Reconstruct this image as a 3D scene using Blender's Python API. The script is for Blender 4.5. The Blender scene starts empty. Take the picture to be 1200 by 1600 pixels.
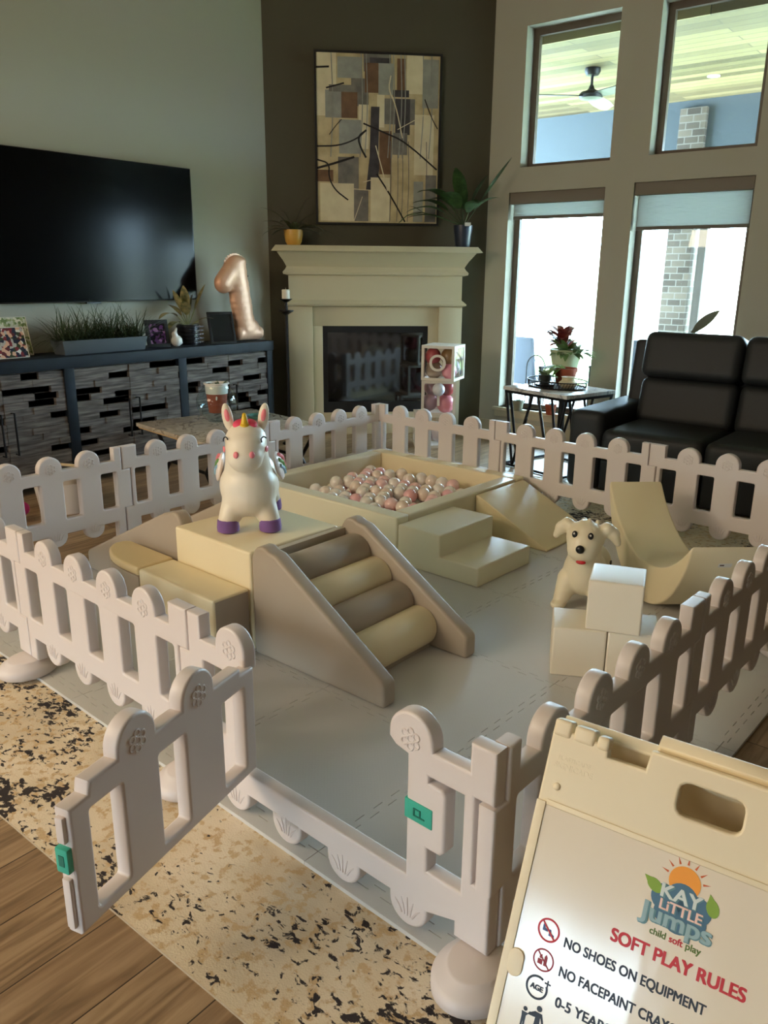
import bpy, bmesh, math, random
from mathutils import Vector, Matrix, Euler, noise
R = math.radians
sc = bpy.context.scene
col = sc.collection
rnd = random.Random(7)

# ------------------------------------------------------------------ camera, sky, lights, exposure
cd = bpy.data.cameras.new('camera'); cam = bpy.data.objects.new('camera', cd); col.objects.link(cam)
cd.sensor_fit = 'VERTICAL'; cd.sensor_height = 36; cd.sensor_width = 27; cd.lens = 1250.25 / 1600 * 36
fw = Vector((-.5966, .7498, -.2856)).normalized(); rt = Vector((.7810, .6244, .0082)); rt = (rt - fw * rt.dot(fw)).normalized()
up = rt.cross(fw)
m = Matrix.Identity(4)
for i in range(3): m[i][0] = rt[i]; m[i][1] = up[i]; m[i][2] = -fw[i]
m.translation = (0, 0, 1.471); cam.matrix_world = m
cd.clip_start = .02; cd.clip_end = 300
sc.camera = cam
sc.view_settings.view_transform = 'Standard'; sc.view_settings.look = 'None'
sc.view_settings.gamma = 1; sc.view_settings.use_curve_mapping = False
sc.view_settings.exposure = 0.15
sc.cycles.use_denoising = True
sc.cycles.max_bounces = 8; sc.cycles.diffuse_bounces = 5; sc.cycles.transparent_max_bounces = 16
sc.cycles.sample_clamp_indirect = 6

w = bpy.data.worlds.new('sky'); sc.world = w; w.use_nodes = True
bg = w.node_tree.nodes['Background']; bg.inputs[0].default_value = (.66, .84, 1.0, 1); bg.inputs[1].default_value = 52

def light(name, kind, loc, energy, color, size=1, size_y=None, aim=None, portal=False):
    d = bpy.data.lights.new(name, kind); o = bpy.data.objects.new(name, d); col.objects.link(o)
    o.location = loc; d.energy = energy; d.color = color
    if kind == 'AREA':
        d.shape = 'RECTANGLE' if size_y else 'DISK'; d.size = size
        if size_y: d.size_y = size_y
        d.cycles.is_portal = portal
    elif kind == 'SUN': d.angle = R(.6)
    if aim is not None:
        o.rotation_euler = (Vector(aim) - Vector(loc)).to_track_quat('-Z', 'Y').to_euler()
    return o
light('sun_lamp', 'SUN', (4, -6, 12), 24.0, (1, .95, .82), aim=(4 - 2.2, -6 + 5.2, 12 - 6.5))
# warm light of the open kitchen and dining side, behind and to the left of the camera
light('kitchen_light', 'AREA', (-4.2, -2.4, 2.7), 140, (1.0, .80, .56), 2.4, 1.6, aim=(-1.9, 1.6, .2))
light('dining_light', 'AREA', (-1.6, -3.4, 2.6), 26, (1.0, .86, .70), 1.6, 1.2, aim=(-1.6, 2.4, .2))
WY = 6.77                                       # face of the window wall
WIN = [(-3.87, -3.03, 2.385, 3.50), (-2.70, -1.88, 2.40, 3.50), (-3.97, -3.05, .24, 2.18), (-2.80, -1.86, .24, 2.20), (-1.62, -.72, 2.40, 3.50), (-1.62, -.72, .24, 2.20)]  # last two: unseen window pair added beyond the right edge for daylight
light('window_portal', 'AREA', (-1.6, -4.26, .45), 1, (1, 1, 1), 1.7, .8, aim=(-1.6, 0, .45), portal=True)
for i, (x0, x1, z0, z1) in enumerate(WIN):
    light('window_portal', 'AREA', ((x0 + x1) / 2, WY + .19, (z0 + z1) / 2), 1, (1, 1, 1), x1 - x0, z1 - z0,
          aim=((x0 + x1) / 2, 0, (z0 + z1) / 2), portal=True)

# ------------------------------------------------------------------ materials
def lin(c):
    return tuple((v / 12.92 if v <= .04045 else ((v + .055) / 1.055) ** 2.4) for v in (x / 255 for x in c))
MATS = {}
def mat(name, rgb=(128, 128, 128), rough=.5, metal=0, bump=None, var=None, spec=.5, emit=None, coat=0, sheen=0, trans=0, sss=0):
    if name in MATS: return MATS[name]
    mt = bpy.data.materials.new(name); MATS[name] = mt; mt.use_nodes = True
    n = mt.node_tree.nodes; l = mt.node_tree.links; b = n['Principled BSDF']
    c = lin(rgb)
    b.inputs['Base Color'].default_value = (*c, 1); b.inputs['Roughness'].default_value = rough
    b.inputs['Metallic'].default_value = metal; b.inputs['Specular IOR Level'].default_value = spec
    b.inputs['Coat Weight'].default_value = coat; b.inputs['Coat Roughness'].default_value = .08
    if trans: b.inputs['Transmission Weight'].default_value = trans
    if sheen: b.inputs['Sheen Weight'].default_value = sheen
    if emit: b.inputs['Emission Color'].default_value = (*lin(emit[0]), 1); b.inputs['Emission Strength'].default_value = emit[1]
    tc = n.new('ShaderNodeTexCoord')
    if var:      # (scale, amount, second rgb)
        nz = n.new('ShaderNodeTexNoise'); nz.inputs['Scale'].default_value = var[0]; nz.inputs['Detail'].default_value = 4
        l.new(tc.outputs['Object'], nz.inputs['Vector'])
        mx = n.new('ShaderNodeMix'); mx.data_type = 'RGBA'
        mx.inputs[6].default_value = (*c, 1); mx.inputs[7].default_value = (*lin(var[2]), 1)
        rp = n.new('ShaderNodeMapRange'); rp.inputs[1].default_value = .35; rp.inputs[2].default_value = .65; rp.inputs[4].default_value = var[1]
        l.new(nz.outputs['Fac'], rp.inputs[0]); l.new(rp.outputs[0], mx.inputs[0]); l.new(mx.outputs[2], b.inputs['Base Color'])
    if bump:     # (scale, strength, distance)
        nb = n.new('ShaderNodeTexNoise'); nb.inputs['Scale'].default_value = bump[0]; nb.inputs['Detail'].default_value = 3
        l.new(tc.outputs['Object'], nb.inputs['Vector'])
        bp = n.new('ShaderNodeBump'); bp.inputs['Strength'].default_value = bump[1]; bp.inputs['Distance'].default_value = bump[2]
        l.new(nb.outputs['Fac'], bp.inputs['Height']); l.new(bp.outputs['Normal'], b.inputs['Normal'])
    return mt
def glass(name, tint=(255, 255, 255), refl=1.45, rough=.02, haze=0, gain=1.0):
    if name in MATS: return MATS[name]
    mt = bpy.data.materials.new(name); MATS[name] = mt; mt.use_nodes = True
    n = mt.node_tree.nodes; l = mt.node_tree.links
    n.remove(n['Principled BSDF']); out = n['Material Output']
    tr = n.new('ShaderNodeBsdfTransparent'); tr.inputs[0].default_value = (*lin(tint), 1)
    gl = n.new('ShaderNodeBsdfGlossy'); gl.inputs['Roughness'].default_value = rough
    lw = n.new('ShaderNodeLayerWeight'); pw = n.new('ShaderNodeMath'); pw.operation = 'POWER'; pw.inputs[1].default_value = 4; l.new(lw.outputs['Facing'], pw.inputs[0])
    fr = n.new('ShaderNodeMath'); fr.operation = 'MULTIPLY_ADD'; fr.inputs[1].default_value = .7; fr.inputs[2].default_value = ((refl - 1) / (refl + 1)) ** 2; l.new(pw.outputs[0], fr.inputs[0])
    mu = n.new('ShaderNodeMath'); mu.operation = 'MULTIPLY'; mu.inputs[1].default_value = gain
    l.new(fr.outputs[0], mu.inputs[0])
    mx = n.new('ShaderNodeMixShader'); l.new(mu.outputs[0], mx.inputs[0]); l.new(tr.outputs[0], mx.inputs[1]); l.new(gl.outputs[0], mx.inputs[2])
    last = mx
    if haze:     # dust on the pane
        df = n.new('ShaderNodeBsdfDiffuse'); df.inputs[0].default_value = (.75, .8, .85, 1)
        tc = n.new('ShaderNodeTexCoord'); nz = n.new('ShaderNodeTexNoise'); nz.inputs['Scale'].default_value = 60; nz.inputs['Detail'].default_value = 2
        l.new(tc.outputs['Object'], nz.inputs['Vector'])
        rp = n.new('ShaderNodeMapRange'); rp.inputs[1].default_value = .66; rp.inputs[2].default_value = .74; rp.inputs[3].default_value = haze; rp.inputs[4].default_value = haze * 6
        l.new(nz.outputs['Fac'], rp.inputs[0])
        m2 = n.new('ShaderNodeMixShader'); l.new(rp.outputs[0], m2.inputs[0]); l.new(mx.outputs[0], m2.inputs[1]); l.new(df.outputs[0], m2.inputs[2]); last = m2
    l.new(last.outputs[0], out.inputs[0])
    return mt
def nodes_of(name, rough=.5, spec=.5):
    mt = bpy.data.materials.new(name); MATS[name] = mt; mt.use_nodes = True
    n = mt.node_tree.nodes; l = mt.node_tree.links; b = n['Principled BSDF']
    b.inputs['Roughness'].default_value = rough; b.inputs['Specular IOR Level'].default_value = spec
    return mt, n, l, b
def ramp(n, l, src, stops):
    r = n.new('ShaderNodeValToRGB'); e = r.color_ramp.elements
    while len(e) < len(stops): e.new(.5)
    for k, (p, c) in enumerate(stops): e[k].position = p; e[k].color = (*lin(c), 1)
    l.new(src, r.inputs[0]); return r
def mixc(n, l, fac, a, b):
    mx = n.new('ShaderNodeMix'); mx.data_type = 'RGBA'
    for sock, v in ((0, fac), (6, a), (7, b)):
        if isinstance(v, (int, float)): mx.inputs[sock].default_value = v
        elif isinstance(v, tuple): mx.inputs[sock].default_value = (*lin(v), 1)
        else: l.new(v, mx.inputs[sock])
    return mx.outputs[2]

# wood plank floor
def floor_mat():
    mt, n, l, b = nodes_of('oak_floor', .38)
    tc = n.new('ShaderNodeTexCoord'); mp = n.new('ShaderNodeMapping'); mp.inputs['Rotation'].default_value = (0, 0, R(90)); l.new(tc.outputs['Object'], mp.inputs[0])
    br = n.new('ShaderNodeTexBrick'); br.inputs['Scale'].default_value = 1; br.inputs['Brick Width'].default_value = 1.3; br.inputs['Row Height'].default_value = .185
    br.inputs['Mortar Size'].default_value = .0018; br.inputs['Color1'].default_value = (0, 0, 0, 1); br.inputs['Color2'].default_value = (1, 1, 1, 1); br.offset = .37
    l.new(mp.outputs[0], br.inputs['Vector'])
    m2 = n.new('ShaderNodeMapping'); m2.inputs['Scale'].default_value = (14, 1.2, 1); l.new(tc.outputs['Object'], m2.inputs[0])
    ad = n.new('ShaderNodeVectorMath'); ad.operation = 'ADD'; l.new(m2.outputs[0], ad.inputs[0])
    sc_ = n.new('ShaderNodeVectorMath'); sc_.operation = 'SCALE'; sc_.inputs['Scale'].default_value = 9; l.new(br.outputs['Color'], sc_.inputs[0]); l.new(sc_.outputs[0], ad.inputs[1])
    nz = n.new('ShaderNodeTexNoise'); nz.inputs['Scale'].default_value = 2.2; nz.inputs['Detail'].default_value = 6; nz.inputs['Distortion'].default_value = 1.2
    l.new(ad.outputs[0], nz.inputs['Vector'])
    g = ramp(n, l, nz.outputs['Fac'], [(.30, (124, 102, 76)), (.5, (164, 138, 106)), (.72, (192, 166, 132))])
    t = ramp(n, l, br.outputs['Color'], [(0, (205, 196, 190)), (1, (255, 255, 255))])
    mu = n.new('ShaderNodeMix'); mu.data_type = 'RGBA'; mu.blend_type = 'MULTIPLY'; mu.inputs[0].default_value = .8
    l.new(g.outputs[0], mu.inputs[6]); l.new(t.outputs[0], mu.inputs[7])
    l.new(mixc(n, l, br.outputs['Fac'], mu.outputs[2], (52, 38, 26)), b.inputs['Base Color'])
    bp = n.new('ShaderNodeBump'); bp.inputs['Strength'].default_value = .25; bp.inputs['Distance'].default_value = .002
    l.new(nz.outputs['Fac'], bp.inputs['Height']); l.new(bp.outputs['Normal'], b.inputs['Normal'])
    return mt
def rug_mat():
    mt, n, l, b = nodes_of('rug_pile', .95, .1)
    tc = n.new('ShaderNodeTexCoord')
    def nz(s, d=4, dist=0, vec=None, rgh=.55):
        q = n.new('ShaderNodeTexNoise'); q.inputs['Scale'].default_value = s; q.inputs['Detail'].default_value = d; q.inputs['Distortion'].default_value = dist; q.inputs['Roughness'].default_value = rgh
        l.new(vec or tc.outputs['Object'], q.inputs['Vector']); return q.outputs['Fac']
    base = ramp(n, l, nz(3.0, 3), [(.3, (196, 182, 158)), (.5, (220, 206, 180)), (.7, (234, 222, 202))])
    tan = mixc(n, l, ramp(n, l, nz(38, 3), [(.52, (0, 0, 0)), (.62, (255, 255, 255))]).outputs[0], base.outputs[0], (200, 174, 136))
    # dark flecks gather in clouds
    mp = n.new('ShaderNodeMapping'); mp.inputs['Scale'].default_value = (1.0, 1.5, 1); mp.inputs['Rotation'].default_value = (0, 0, R(18)); l.new(tc.outputs['Object'], mp.inputs[0])
    clouds = nz(2.1, 3, .6, mp.outputs[0])
    fl = nz(34, 5, .5, mp.outputs[0], .6)
    sm = n.new('ShaderNodeMath'); sm.operation = 'MULTIPLY_ADD'; sm.inputs[1].default_value = .85; l.new(clouds, sm.inputs[0]); l.new(fl, sm.inputs[2])
    f = ramp(n, l, sm.outputs[0], [(.995, (0, 0, 0)), (1.0, (255, 255, 255))])
    ms = n.new('ShaderNodeMapRange'); ms.inputs[1].default_value = .985; ms.inputs[2].default_value = 1.03; l.new(sm.outputs[0], ms.inputs[0])
    dark = mixc(n, l, nz(7, 2), (44, 44, 52), (74, 68, 66))
    c = mixc(n, l, ms.outputs[0], tan, dark)
    l.new(c, b.inputs['Base Color'])
    bp = n.new('ShaderNodeBump'); bp.inputs['Strength'].default_value = .5; bp.inputs['Distance'].default_value = .003
    l.new(nz(220, 2), bp.inputs['Height']); l.new(bp.outputs['Normal'], b.inputs['Normal'])
    return mt
def weather_mat():                                  # weathered grey brown wood slats, grain along local Y
    mt, n, l, b = nodes_of('weathered_wood', .75, .3)
    tc = n.new('ShaderNodeTexCoord'); mp = n.new('ShaderNodeMapping'); mp.inputs['Scale'].default_value = (3, 3, 34); l.new(tc.outputs['Object'], mp.inputs[0])
    nz = n.new('ShaderNodeTexNoise'); nz.inputs['Scale'].default_value = 1.6; nz.inputs['Detail'].default_value = 5; l.new(mp.outputs[0], nz.inputs['Vector'])
    g = ramp(n, l, nz.outputs['Fac'], [(.3, (62, 55, 50)), (.5, (96, 88, 82)), (.7, (128, 120, 112))])
    l.new(g.outputs[0], b.inputs['Base Color']); return mt
def brick_mat():
    mt, n, l, b = nodes_of('pale_brick', .9, .2)
    tc = n.new('ShaderNodeTexCoord'); sp = n.new('ShaderNodeSeparateXYZ'); l.new(tc.outputs['Object'], sp.inputs[0])
    ad = n.new('ShaderNodeMath'); l.new(sp.outputs[0], ad.inputs[0]); l.new(sp.outputs[1], ad.inputs[1])
    cb = n.new('ShaderNodeCombineXYZ'); l.new(ad.outputs[0], cb.inputs[0]); l.new(sp.outputs[2], cb.inputs[1])
    br = n.new('ShaderNodeTexBrick'); br.inputs['Scale'].default_value = 1; br.inputs['Brick Width'].default_value = .16; br.inputs['Row Height'].default_value = .075; br.inputs['Mortar Size'].default_value = .006
    br.inputs['Color1'].default_value = (*lin((100, 90, 78)), 1); br.inputs['Color2'].default_value = (*lin((66, 59, 52)), 1); br.inputs['Mortar'].default_value = (*lin((112, 108, 100)), 1)
    l.new(cb.outputs[0], br.inputs['Vector']); l.new(br.outputs['Color'], b.inputs['Base Color']); return mt
def soffit_mat():
    mt, n, l, b = nodes_of('patio_planks', .6, .3)
    tc = n.new('ShaderNodeTexCoord'); br = n.new('ShaderNodeTexBrick'); br.inputs['Scale'].default_value = 1; br.inputs['Brick Width'].default_value = 2.4; br.inputs['Row Height'].default_value = .14; br.inputs['Mortar Size'].default_value = .004
    br.inputs['Color1'].default_value = (*lin((136, 120, 82)), 1); br.inputs['Color2'].default_value = (*lin((74, 62, 38)), 1); br.inputs['Mortar'].default_value = (*lin((44, 37, 22)), 1)
    l.new(tc.outputs['Object'], br.inputs['Vector']); l.new(br.outputs['Color'], b.inputs['Base Color']); return mt
def marble_mat(name, a, c, vein):
    mt, n, l, b = nodes_of(name, .18)
    tc = n.new('ShaderNodeTexCoord'); nz = n.new('ShaderNodeTexNoise'); nz.inputs['Scale'].default_value = 3.5; nz.inputs['Detail'].default_value = 7; nz.inputs['Distortion'].default_value = 2.2
    l.new(tc.outputs['Object'], nz.inputs['Vector'])
    g = ramp(n, l, nz.outputs['Fac'], [(.3, c), (.46, a), (.5, vein), (.54, a), (.75, c)])
    l.new(g.outputs[0], b.inputs['Base Color']); return mt
def mat_mat():                                      # fine woven emboss of the foam tiles
    mt, n, l, b = nodes_of('grey_foam', .55, .35)
    tc = n.new('ShaderNodeTexCoord')
    ck = n.new('ShaderNodeTexChecker'); ck.inputs['Scale'].default_value = 150; l.new(tc.outputs['Object'], ck.inputs['Vector'])
    b.inputs['Base Color'].default_value = (*lin((204, 203, 200)), 1)
    bp = n.new('ShaderNodeBump'); bp.inputs['Strength'].default_value = .25; bp.inputs['Distance'].default_value = .001
    l.new(ck.outputs['Fac'], bp.inputs['Height']); l.new(bp.outputs['Normal'], b.inputs['Normal']); return mt
def photo_mat(name, cols, s):
    mt, n, l, b = nodes_of(name, .25)
    tc = n.new('ShaderNodeTexCoord'); v = n.new('ShaderNodeTexVoronoi'); v.inputs['Scale'].default_value = s; l.new(tc.outputs['Object'], v.inputs['Vector'])
    sp = n.new('ShaderNodeSeparateColor'); l.new(v.outputs['Color'], sp.inputs[0])
    g = ramp(n, l, sp.outputs[0], cols); g.color_ramp.interpolation = 'CONSTANT'
    l.new(g.outputs[0], b.inputs['Base Color']); return mt
PLASTIC = mat('white_plastic', (219, 210, 207), .42, bump=(90, .05, .001))
CREAM = mat('cream_vinyl', (236, 222, 186), .42, bump=(14, .12, .004))
IVORY = mat('ivory_vinyl', (232, 226, 200), .36, bump=(14, .10, .004))
TAUPE = mat('taupe_vinyl', (172, 160, 144), .48, bump=(14, .10, .004))
TEAL = mat('teal_plastic', (58, 172, 150), .4)
BLACKM = mat('black_metal', (22, 22, 24), .45, .6)
LEATHER = mat('black_leather', (33, 36, 37), .55, spec=.35, bump=(55, .25, .003))
DARKBOX = mat('black_plastic', (14, 14, 15), .3)
GREENL = mat('leaf_green', (58, 92, 46), .5, var=(22, .8, (26, 52, 24)))
TERRA = mat('terracotta', (150, 72, 46), .8)
SOIL = mat('potting_soil', (46, 34, 26), .95)
WHITEC = mat('white_ceramic', (232, 228, 218), .25)
WALL = mat('grey_paint', (176, 174, 160), .85, spec=.2)
CHIM = mat('dark_olive_paint', (82, 78, 64), .85, spec=.2)
TRIM = mat('greige_trim', (190, 184, 160), .6, spec=.3)
WINF = mat('bronze_frame', (84, 72, 58), .5)

# ------------------------------------------------------------------ mesh helpers
class MB:
    def __init__(s): s.v = []; s.f = []; s.m = []
    def add(s, vs, fs, mi=0):
        o = len(s.v); s.v += [tuple(v) for v in vs]
        for f in fs: s.f.append(tuple(i + o for i in f)); s.m.append(mi)
        return s
    def box(s, a, b, mi=0, M=None):
        x0, y0, z0 = a; x1, y1, z1 = b
        vs = [(x0, y0, z0), (x1, y0, z0), (x1, y1, z0), (x0, y1, z0), (x0, y0, z1), (x1, y0, z1), (x1, y1, z1), (x0, y1, z1)]
        if M: vs = [M @ Vector(v) for v in vs]
        return s.add(vs, [(0, 3, 2, 1), (4, 5, 6, 7), (0, 1, 5, 4), (1, 2, 6, 5), (2, 3, 7, 6), (3, 0, 4, 7)], mi)
    def frus(s, a, b, mi=0):                   # two rectangles (x0,x1,y0,y1,z)
        vs = []
        for (x0, x1, y0, y1, z) in (a, b): vs += [(x0, y0, z), (x1, y0, z), (x1, y1, z), (x0, y1, z)]
        return s.add(vs, [(0, 3, 2, 1), (4, 5, 6, 7), (0, 1, 5, 4), (1, 2, 6, 5), (2, 3, 7, 6), (3, 0, 4, 7)], mi)
    def prism(s, poly, axis, a, b, mi=0):      # polygon extruded along axis ('x','y','z')
        def p(q, h): return {'x': (h, q[0], q[1]), 'y': (q[0], h, q[1]), 'z': (q[0], q[1], h)}[axis]
        n = len(poly); vs = [p(q, a) for q in poly] + [p(q, b) for q in poly]
        fs = [tuple(range(n - 1, -1, -1)), tuple(range(n, 2 * n))] + [(i, (i + 1) % n, n + (i + 1) % n, n + i) for i in range(n)]
        return s.add(vs, fs, mi)
    def lathe(s, prof, c=(0, 0, 0), seg=28, mi=0, sx=1, sy=1, cap=True):
        vs = []; n = len(prof)
        for k in range(seg):
            a = 2 * math.pi * k / seg
            for r, z in prof: vs.append((c[0] + r * math.cos(a) * sx, c[1] + r * math.sin(a) * sy, c[2] + z))
        fs = []
        for k in range(seg):
            k2 = (k + 1) % seg
            for i in range(n - 1): fs.append((k * n + i, k2 * n + i, k2 * n + i + 1, k * n + i + 1))
        if cap:
            fs.append(tuple(k * n for k in range(seg - 1, -1, -1))); fs.append(tuple(k * n + n - 1 for k in range(seg)))
        return s.add(vs, fs, mi)
    def tube(s, pts, r, seg=8, mi=0, closed=False):
        pts = [Vector(p) for p in pts]; n = len(pts); rs = r if isinstance(r, (list, tuple)) else [r] * n
        vs = []; prev = None
        for i, p in enumerate(pts):
            if closed: t = pts[(i + 1) % n] - pts[i - 1]
            else: t = pts[min(i + 1, n - 1)] - pts[max(i - 1, 0)]
            t.normalize()
            if prev is None: prev = t.orthogonal().normalized()
            prev = (prev - t * prev.dot(t)); prev = prev.normalized() if prev.length > 1e-6 else t.orthogonal().normalized()
            q = t.cross(prev)
            for k in range(seg):
                a = 2 * math.pi * k / seg; vs.append(p + (prev * math.cos(a) + q * math.sin(a)) * rs[i])
        fs = []
        for i in range(n if closed else n - 1):
            j = (i + 1) % n
            for k in range(seg): fs.append((i * seg + k, i * seg + (k + 1) % seg, j * seg + (k + 1) % seg, j * seg + k))
        if not closed: fs.append(tuple(range(seg - 1, -1, -1))); fs.append(tuple((n - 1) * seg + k for k in range(seg)))
        return s.add(vs, fs, mi)
    def ball(s, c, r, seg=20, rings=12, mi=0, rot=None):
        rx, ry, rz = (r, r, r) if isinstance(r, (int, float)) else r
        vs = [Vector((0, 0, -rz))]
        for i in range(1, rings):
            a = -math.pi / 2 + math.pi * i / rings
            for k in range(seg):
                t = 2 * math.pi * k / seg; vs.append(Vector((rx * math.cos(a) * math.cos(t), ry * math.cos(a) * math.sin(t), rz * math.sin(a))))
        vs.append(Vector((0, 0, rz)))
        if rot is not None:
            E = Euler(rot).to_matrix(); vs = [E @ v for v in vs]
        vs = [v + Vector(c) for v in vs]
        fs = [(0, 1 + (k + 1) % seg, 1 + k) for k in range(seg)]
        for i in range(rings - 2):
            o = 1 + i * seg
            for k in range(seg): fs.append((o + k, o + (k + 1) % seg, o + seg + (k + 1) % seg, o + seg + k))
        o = 1 + (rings - 2) * seg; e = len(vs) - 1
        fs += [(o + k, o + (k + 1) % seg, e) for k in range(seg)]
        return s.add(vs, fs, mi)
    def leaf(s, base, d, length, width, droop=.4, mi=0, nseg=7, upv=(0, 0, 1), fold=.15, wprof=None):
        d = Vector(d).normalized(); side = d.cross(Vector(upv))
        side = side.normalized() if side.length > 1e-3 else d.orthogonal().normalized()
        p = Vector(base); step = length / nseg; rows = []
        for i in range(nseg + 1):
            t = i / nseg; wd = width * ((math.sin(math.pi * min(1, t * .92 + .06)) ** .8) if wprof is None else wprof(t)) * .5
            nrm = side.cross(d)
            rows.append((p - side * wd + nrm * fold * wd, p.copy(), p + side * wd + nrm * fold * wd))
            d = (d + Vector((0, 0, -droop / nseg))).normalized(); p = p + d * step
        vs = [q for r_ in rows for q in r_]; fs = []
        for i in range(nseg):
            a = i * 3; fs += [(a, a + 1, a + 4, a + 3), (a + 1, a + 2, a + 5, a + 4)]
        return s.add(vs, fs, mi)
    def build(s, name, material, parent=None, smooth=False, bevel=0, seg=2, loc=None, rot=None, sub=0, angle=35):
        me = bpy.data.meshes.new(name); me.from_pydata(s.v, [], s.f)
        mats_ = material if isinstance(material, (list, tuple)) else [material]
        for q in mats_: me.materials.append(q)
        if len(mats_) > 1: me.polygons.foreach_set('material_index', s.m)
        bm = bmesh.new(); bm.from_mesh(me); bmesh.ops.recalc_face_normals(bm, faces=bm.faces)
        if bevel:
            es = [e for e in bm.edges if len(e.link_faces) == 2 and e.calc_face_angle() > R(30)]
            bmesh.ops.bevel(bm, geom=es, offset=bevel, segments=seg, affect='EDGES', profile=.6, clamp_overlap=True)
        bm.to_mesh(me); bm.free()
        o = bpy.data.objects.new(name, me); col.objects.link(o)
        if smooth or bevel:
            me.polygons.foreach_set('use_smooth', [True] * len(me.polygons))
            if not (smooth == 'all'): me.set_sharp_from_angle(angle=R(angle if not bevel else 50))
        if sub:
            md = o.modifiers.new('sub', 'SUBSURF'); md.levels = md.render_levels = sub
        if parent: o.parent = parent
        if loc is not None: o.location = loc
        if rot is not None: o.rotation_euler = rot
        return o
def realize(o):                                        # bake modifiers or curve into a plain mesh object
    dg = bpy.context.evaluated_depsgraph_get(); dg.update()
    me = bpy.data.meshes.new_from_object(o.evaluated_get(dg))
    if o.type == 'MESH':
        o.modifiers.clear(); o.data = me; return o
    n = bpy.data.objects.new(o.name, me); bpy.data.objects.remove(o); col.objects.link(n); return n
def curve2d(name, outline, holes, depth, bevel, material, res=2):
    cu = bpy.data.curves.new(name, 'CURVE'); cu.dimensions = '2D'; cu.fill_mode = 'BOTH'
    cu.extrude = depth / 2 - bevel; cu.bevel_depth = bevel; cu.bevel_resolution = res; cu.offset = -bevel
    for poly in [outline] + holes:
        sp = cu.splines.new('POLY'); sp.points.add(len(poly) - 1); sp.use_cyclic_u = True
        for p, q in zip(sp.points, poly): p.co = (q[0], q[1], 0, 1)
    o = bpy.data.objects.new(name, cu); col.objects.link(o); cu.materials.append(material)
    o = realize(o); o.name = name; return o
def text_mesh(txt, size, material, align='LEFT', bold=0, extrude=.0004, shear=0, sp=1.0):
    cu = bpy.data.curves.new('lettering', 'FONT'); cu.body = txt; cu.size = size; cu.align_x = align; cu.offset = bold; cu.extrude = extrude; cu.shear = shear
    cu.space_character = sp; cu.materials.append(material)
    o = bpy.data.objects.new('lettering', cu); col.objects.link(o); o = realize(o); o.name = 'lettering'; return o
def blob(name, balls, material, parent=None, voxel=.009, it=6, loc=None, rot=None):
    mb = MB()
    for c, r, *rt_ in balls: mb.ball(c, r, 20, 12, rot=rt_[0] if rt_ else None)
    o = mb.build(name, material)
    md = o.modifiers.new('r', 'REMESH'); md.mode = 'VOXEL'; md.voxel_size = voxel
    ms = o.modifiers.new('s', 'SMOOTH'); ms.factor = .6; ms.iterations = it
    realize(o); o.data.polygons.foreach_set('use_smooth', [True] * len(o.data.polygons))
    o.data.materials.clear(); o.data.materials.append(material)
    if parent: o.parent = parent
    if loc is not None: o.location = loc
    if rot is not None: o.rotation_euler = rot
    return o
def chain(p0, p1, r0, r1, n=6):
    p0 = Vector(p0); p1 = Vector(p1)
    return [(p0.lerp(p1, i / (n - 1)), r0 + (r1 - r0) * i / (n - 1)) for i in range(n)]
def tag(o, label, cat, group=None):
    o['label'] = label; o['category'] = cat
    if group: o['group'] = group
    return o
def empty(name, loc=(0, 0, 0), rz=0, label=None, cat=None, group=None):
    o = bpy.data.objects.new(name, None); col.objects.link(o); o.location = loc; o.rotation_euler = (0, 0, rz); o.empty_display_size = .1
    if label: tag(o, label, cat, group)
    return o
def struct(o):
    o['kind'] = 'structure'; return o
def copy_tree(o, parent=None):
    c = o.copy(); col.objects.link(c); c.parent = parent
    for ch in list(o.children): copy_tree(ch, c)
    return c
def arc(cx, cy, r, a0, a1, n): return [(cx + r * math.cos(R(a0 + (a1 - a0) * i / n)), cy + r * math.sin(R(a0 + (a1 - a0) * i / n))) for i in range(n + 1)]
def rrect(x0, y0, x1, y1, r, n=3):
    return arc(x1 - r, y0 + r, r, -90, 0, n) + arc(x1 - r, y1 - r, r, 0, 90, n) + arc(x0 + r, y1 - r, r, 90, 180, n) + arc(x0 + r, y0 + r, r, 180, 270, n)

# ------------------------------------------------------------------ room shell
FZ = -.02
TVX = -5.62
struct(MB().box((TVX - .2, -4.2, FZ - .1), (5.2, WY + .2, FZ)).build('floor', floor_mat()))
struct(MB().box((TVX - .2, -4.2, 4.2), (5.2, WY + .2, 4.4)).build('ceiling', mat('ceiling_paint', (215, 212, 205), .9)))
struct(MB().box((TVX - .2, -4.2, FZ), (TVX, WY + .2, 4.2)).build('wall_left', WALL))
struct(MB().box((5.0, -4.2, FZ), (5.2, WY + .2, 4.2)).build('wall_right', mat('low_bounce_brown', (110, 100, 88), .85)))  # unseen wall set far and dark to cut light bounced onto the fence
q = MB(); BD = (-2.5, -.7, 2.1)
q.box((TVX, -4.2, FZ), (BD[0], -4.0, 4.2)); q.box((BD[1], -4.2, FZ), (5.0, -4.0, 4.2)); q.box((BD[0], -4.2, BD[2]), (BD[1], -4.0, 4.2)); struct(q.build('wall_back', WALL))
bd_ = struct(empty('added_door', (BD[0], -4.1, FZ)))  # unseen door added for daylight and for glare streaks on the sign
q = MB(); q.box((0, -.04, 0), (.07, .04, BD[2])); q.box((1.73, -.04, 0), (1.80, .04, BD[2])); q.box((.07, -.04, BD[2] - .07), (1.73, .04, BD[2])); q.box((.07, -.04, 0), (1.73, .04, .06)); [q.box((x_, -.04, .06), (x_ + w_, .04, BD[2] - .07)) for x_, w_ in ((.30, .10), (.60, .06), (.84, .12), (1.16, .06), (1.42, .10))]; q.build('door_frame', mat('door_white', (220, 216, 206), .5), bd_)
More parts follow.
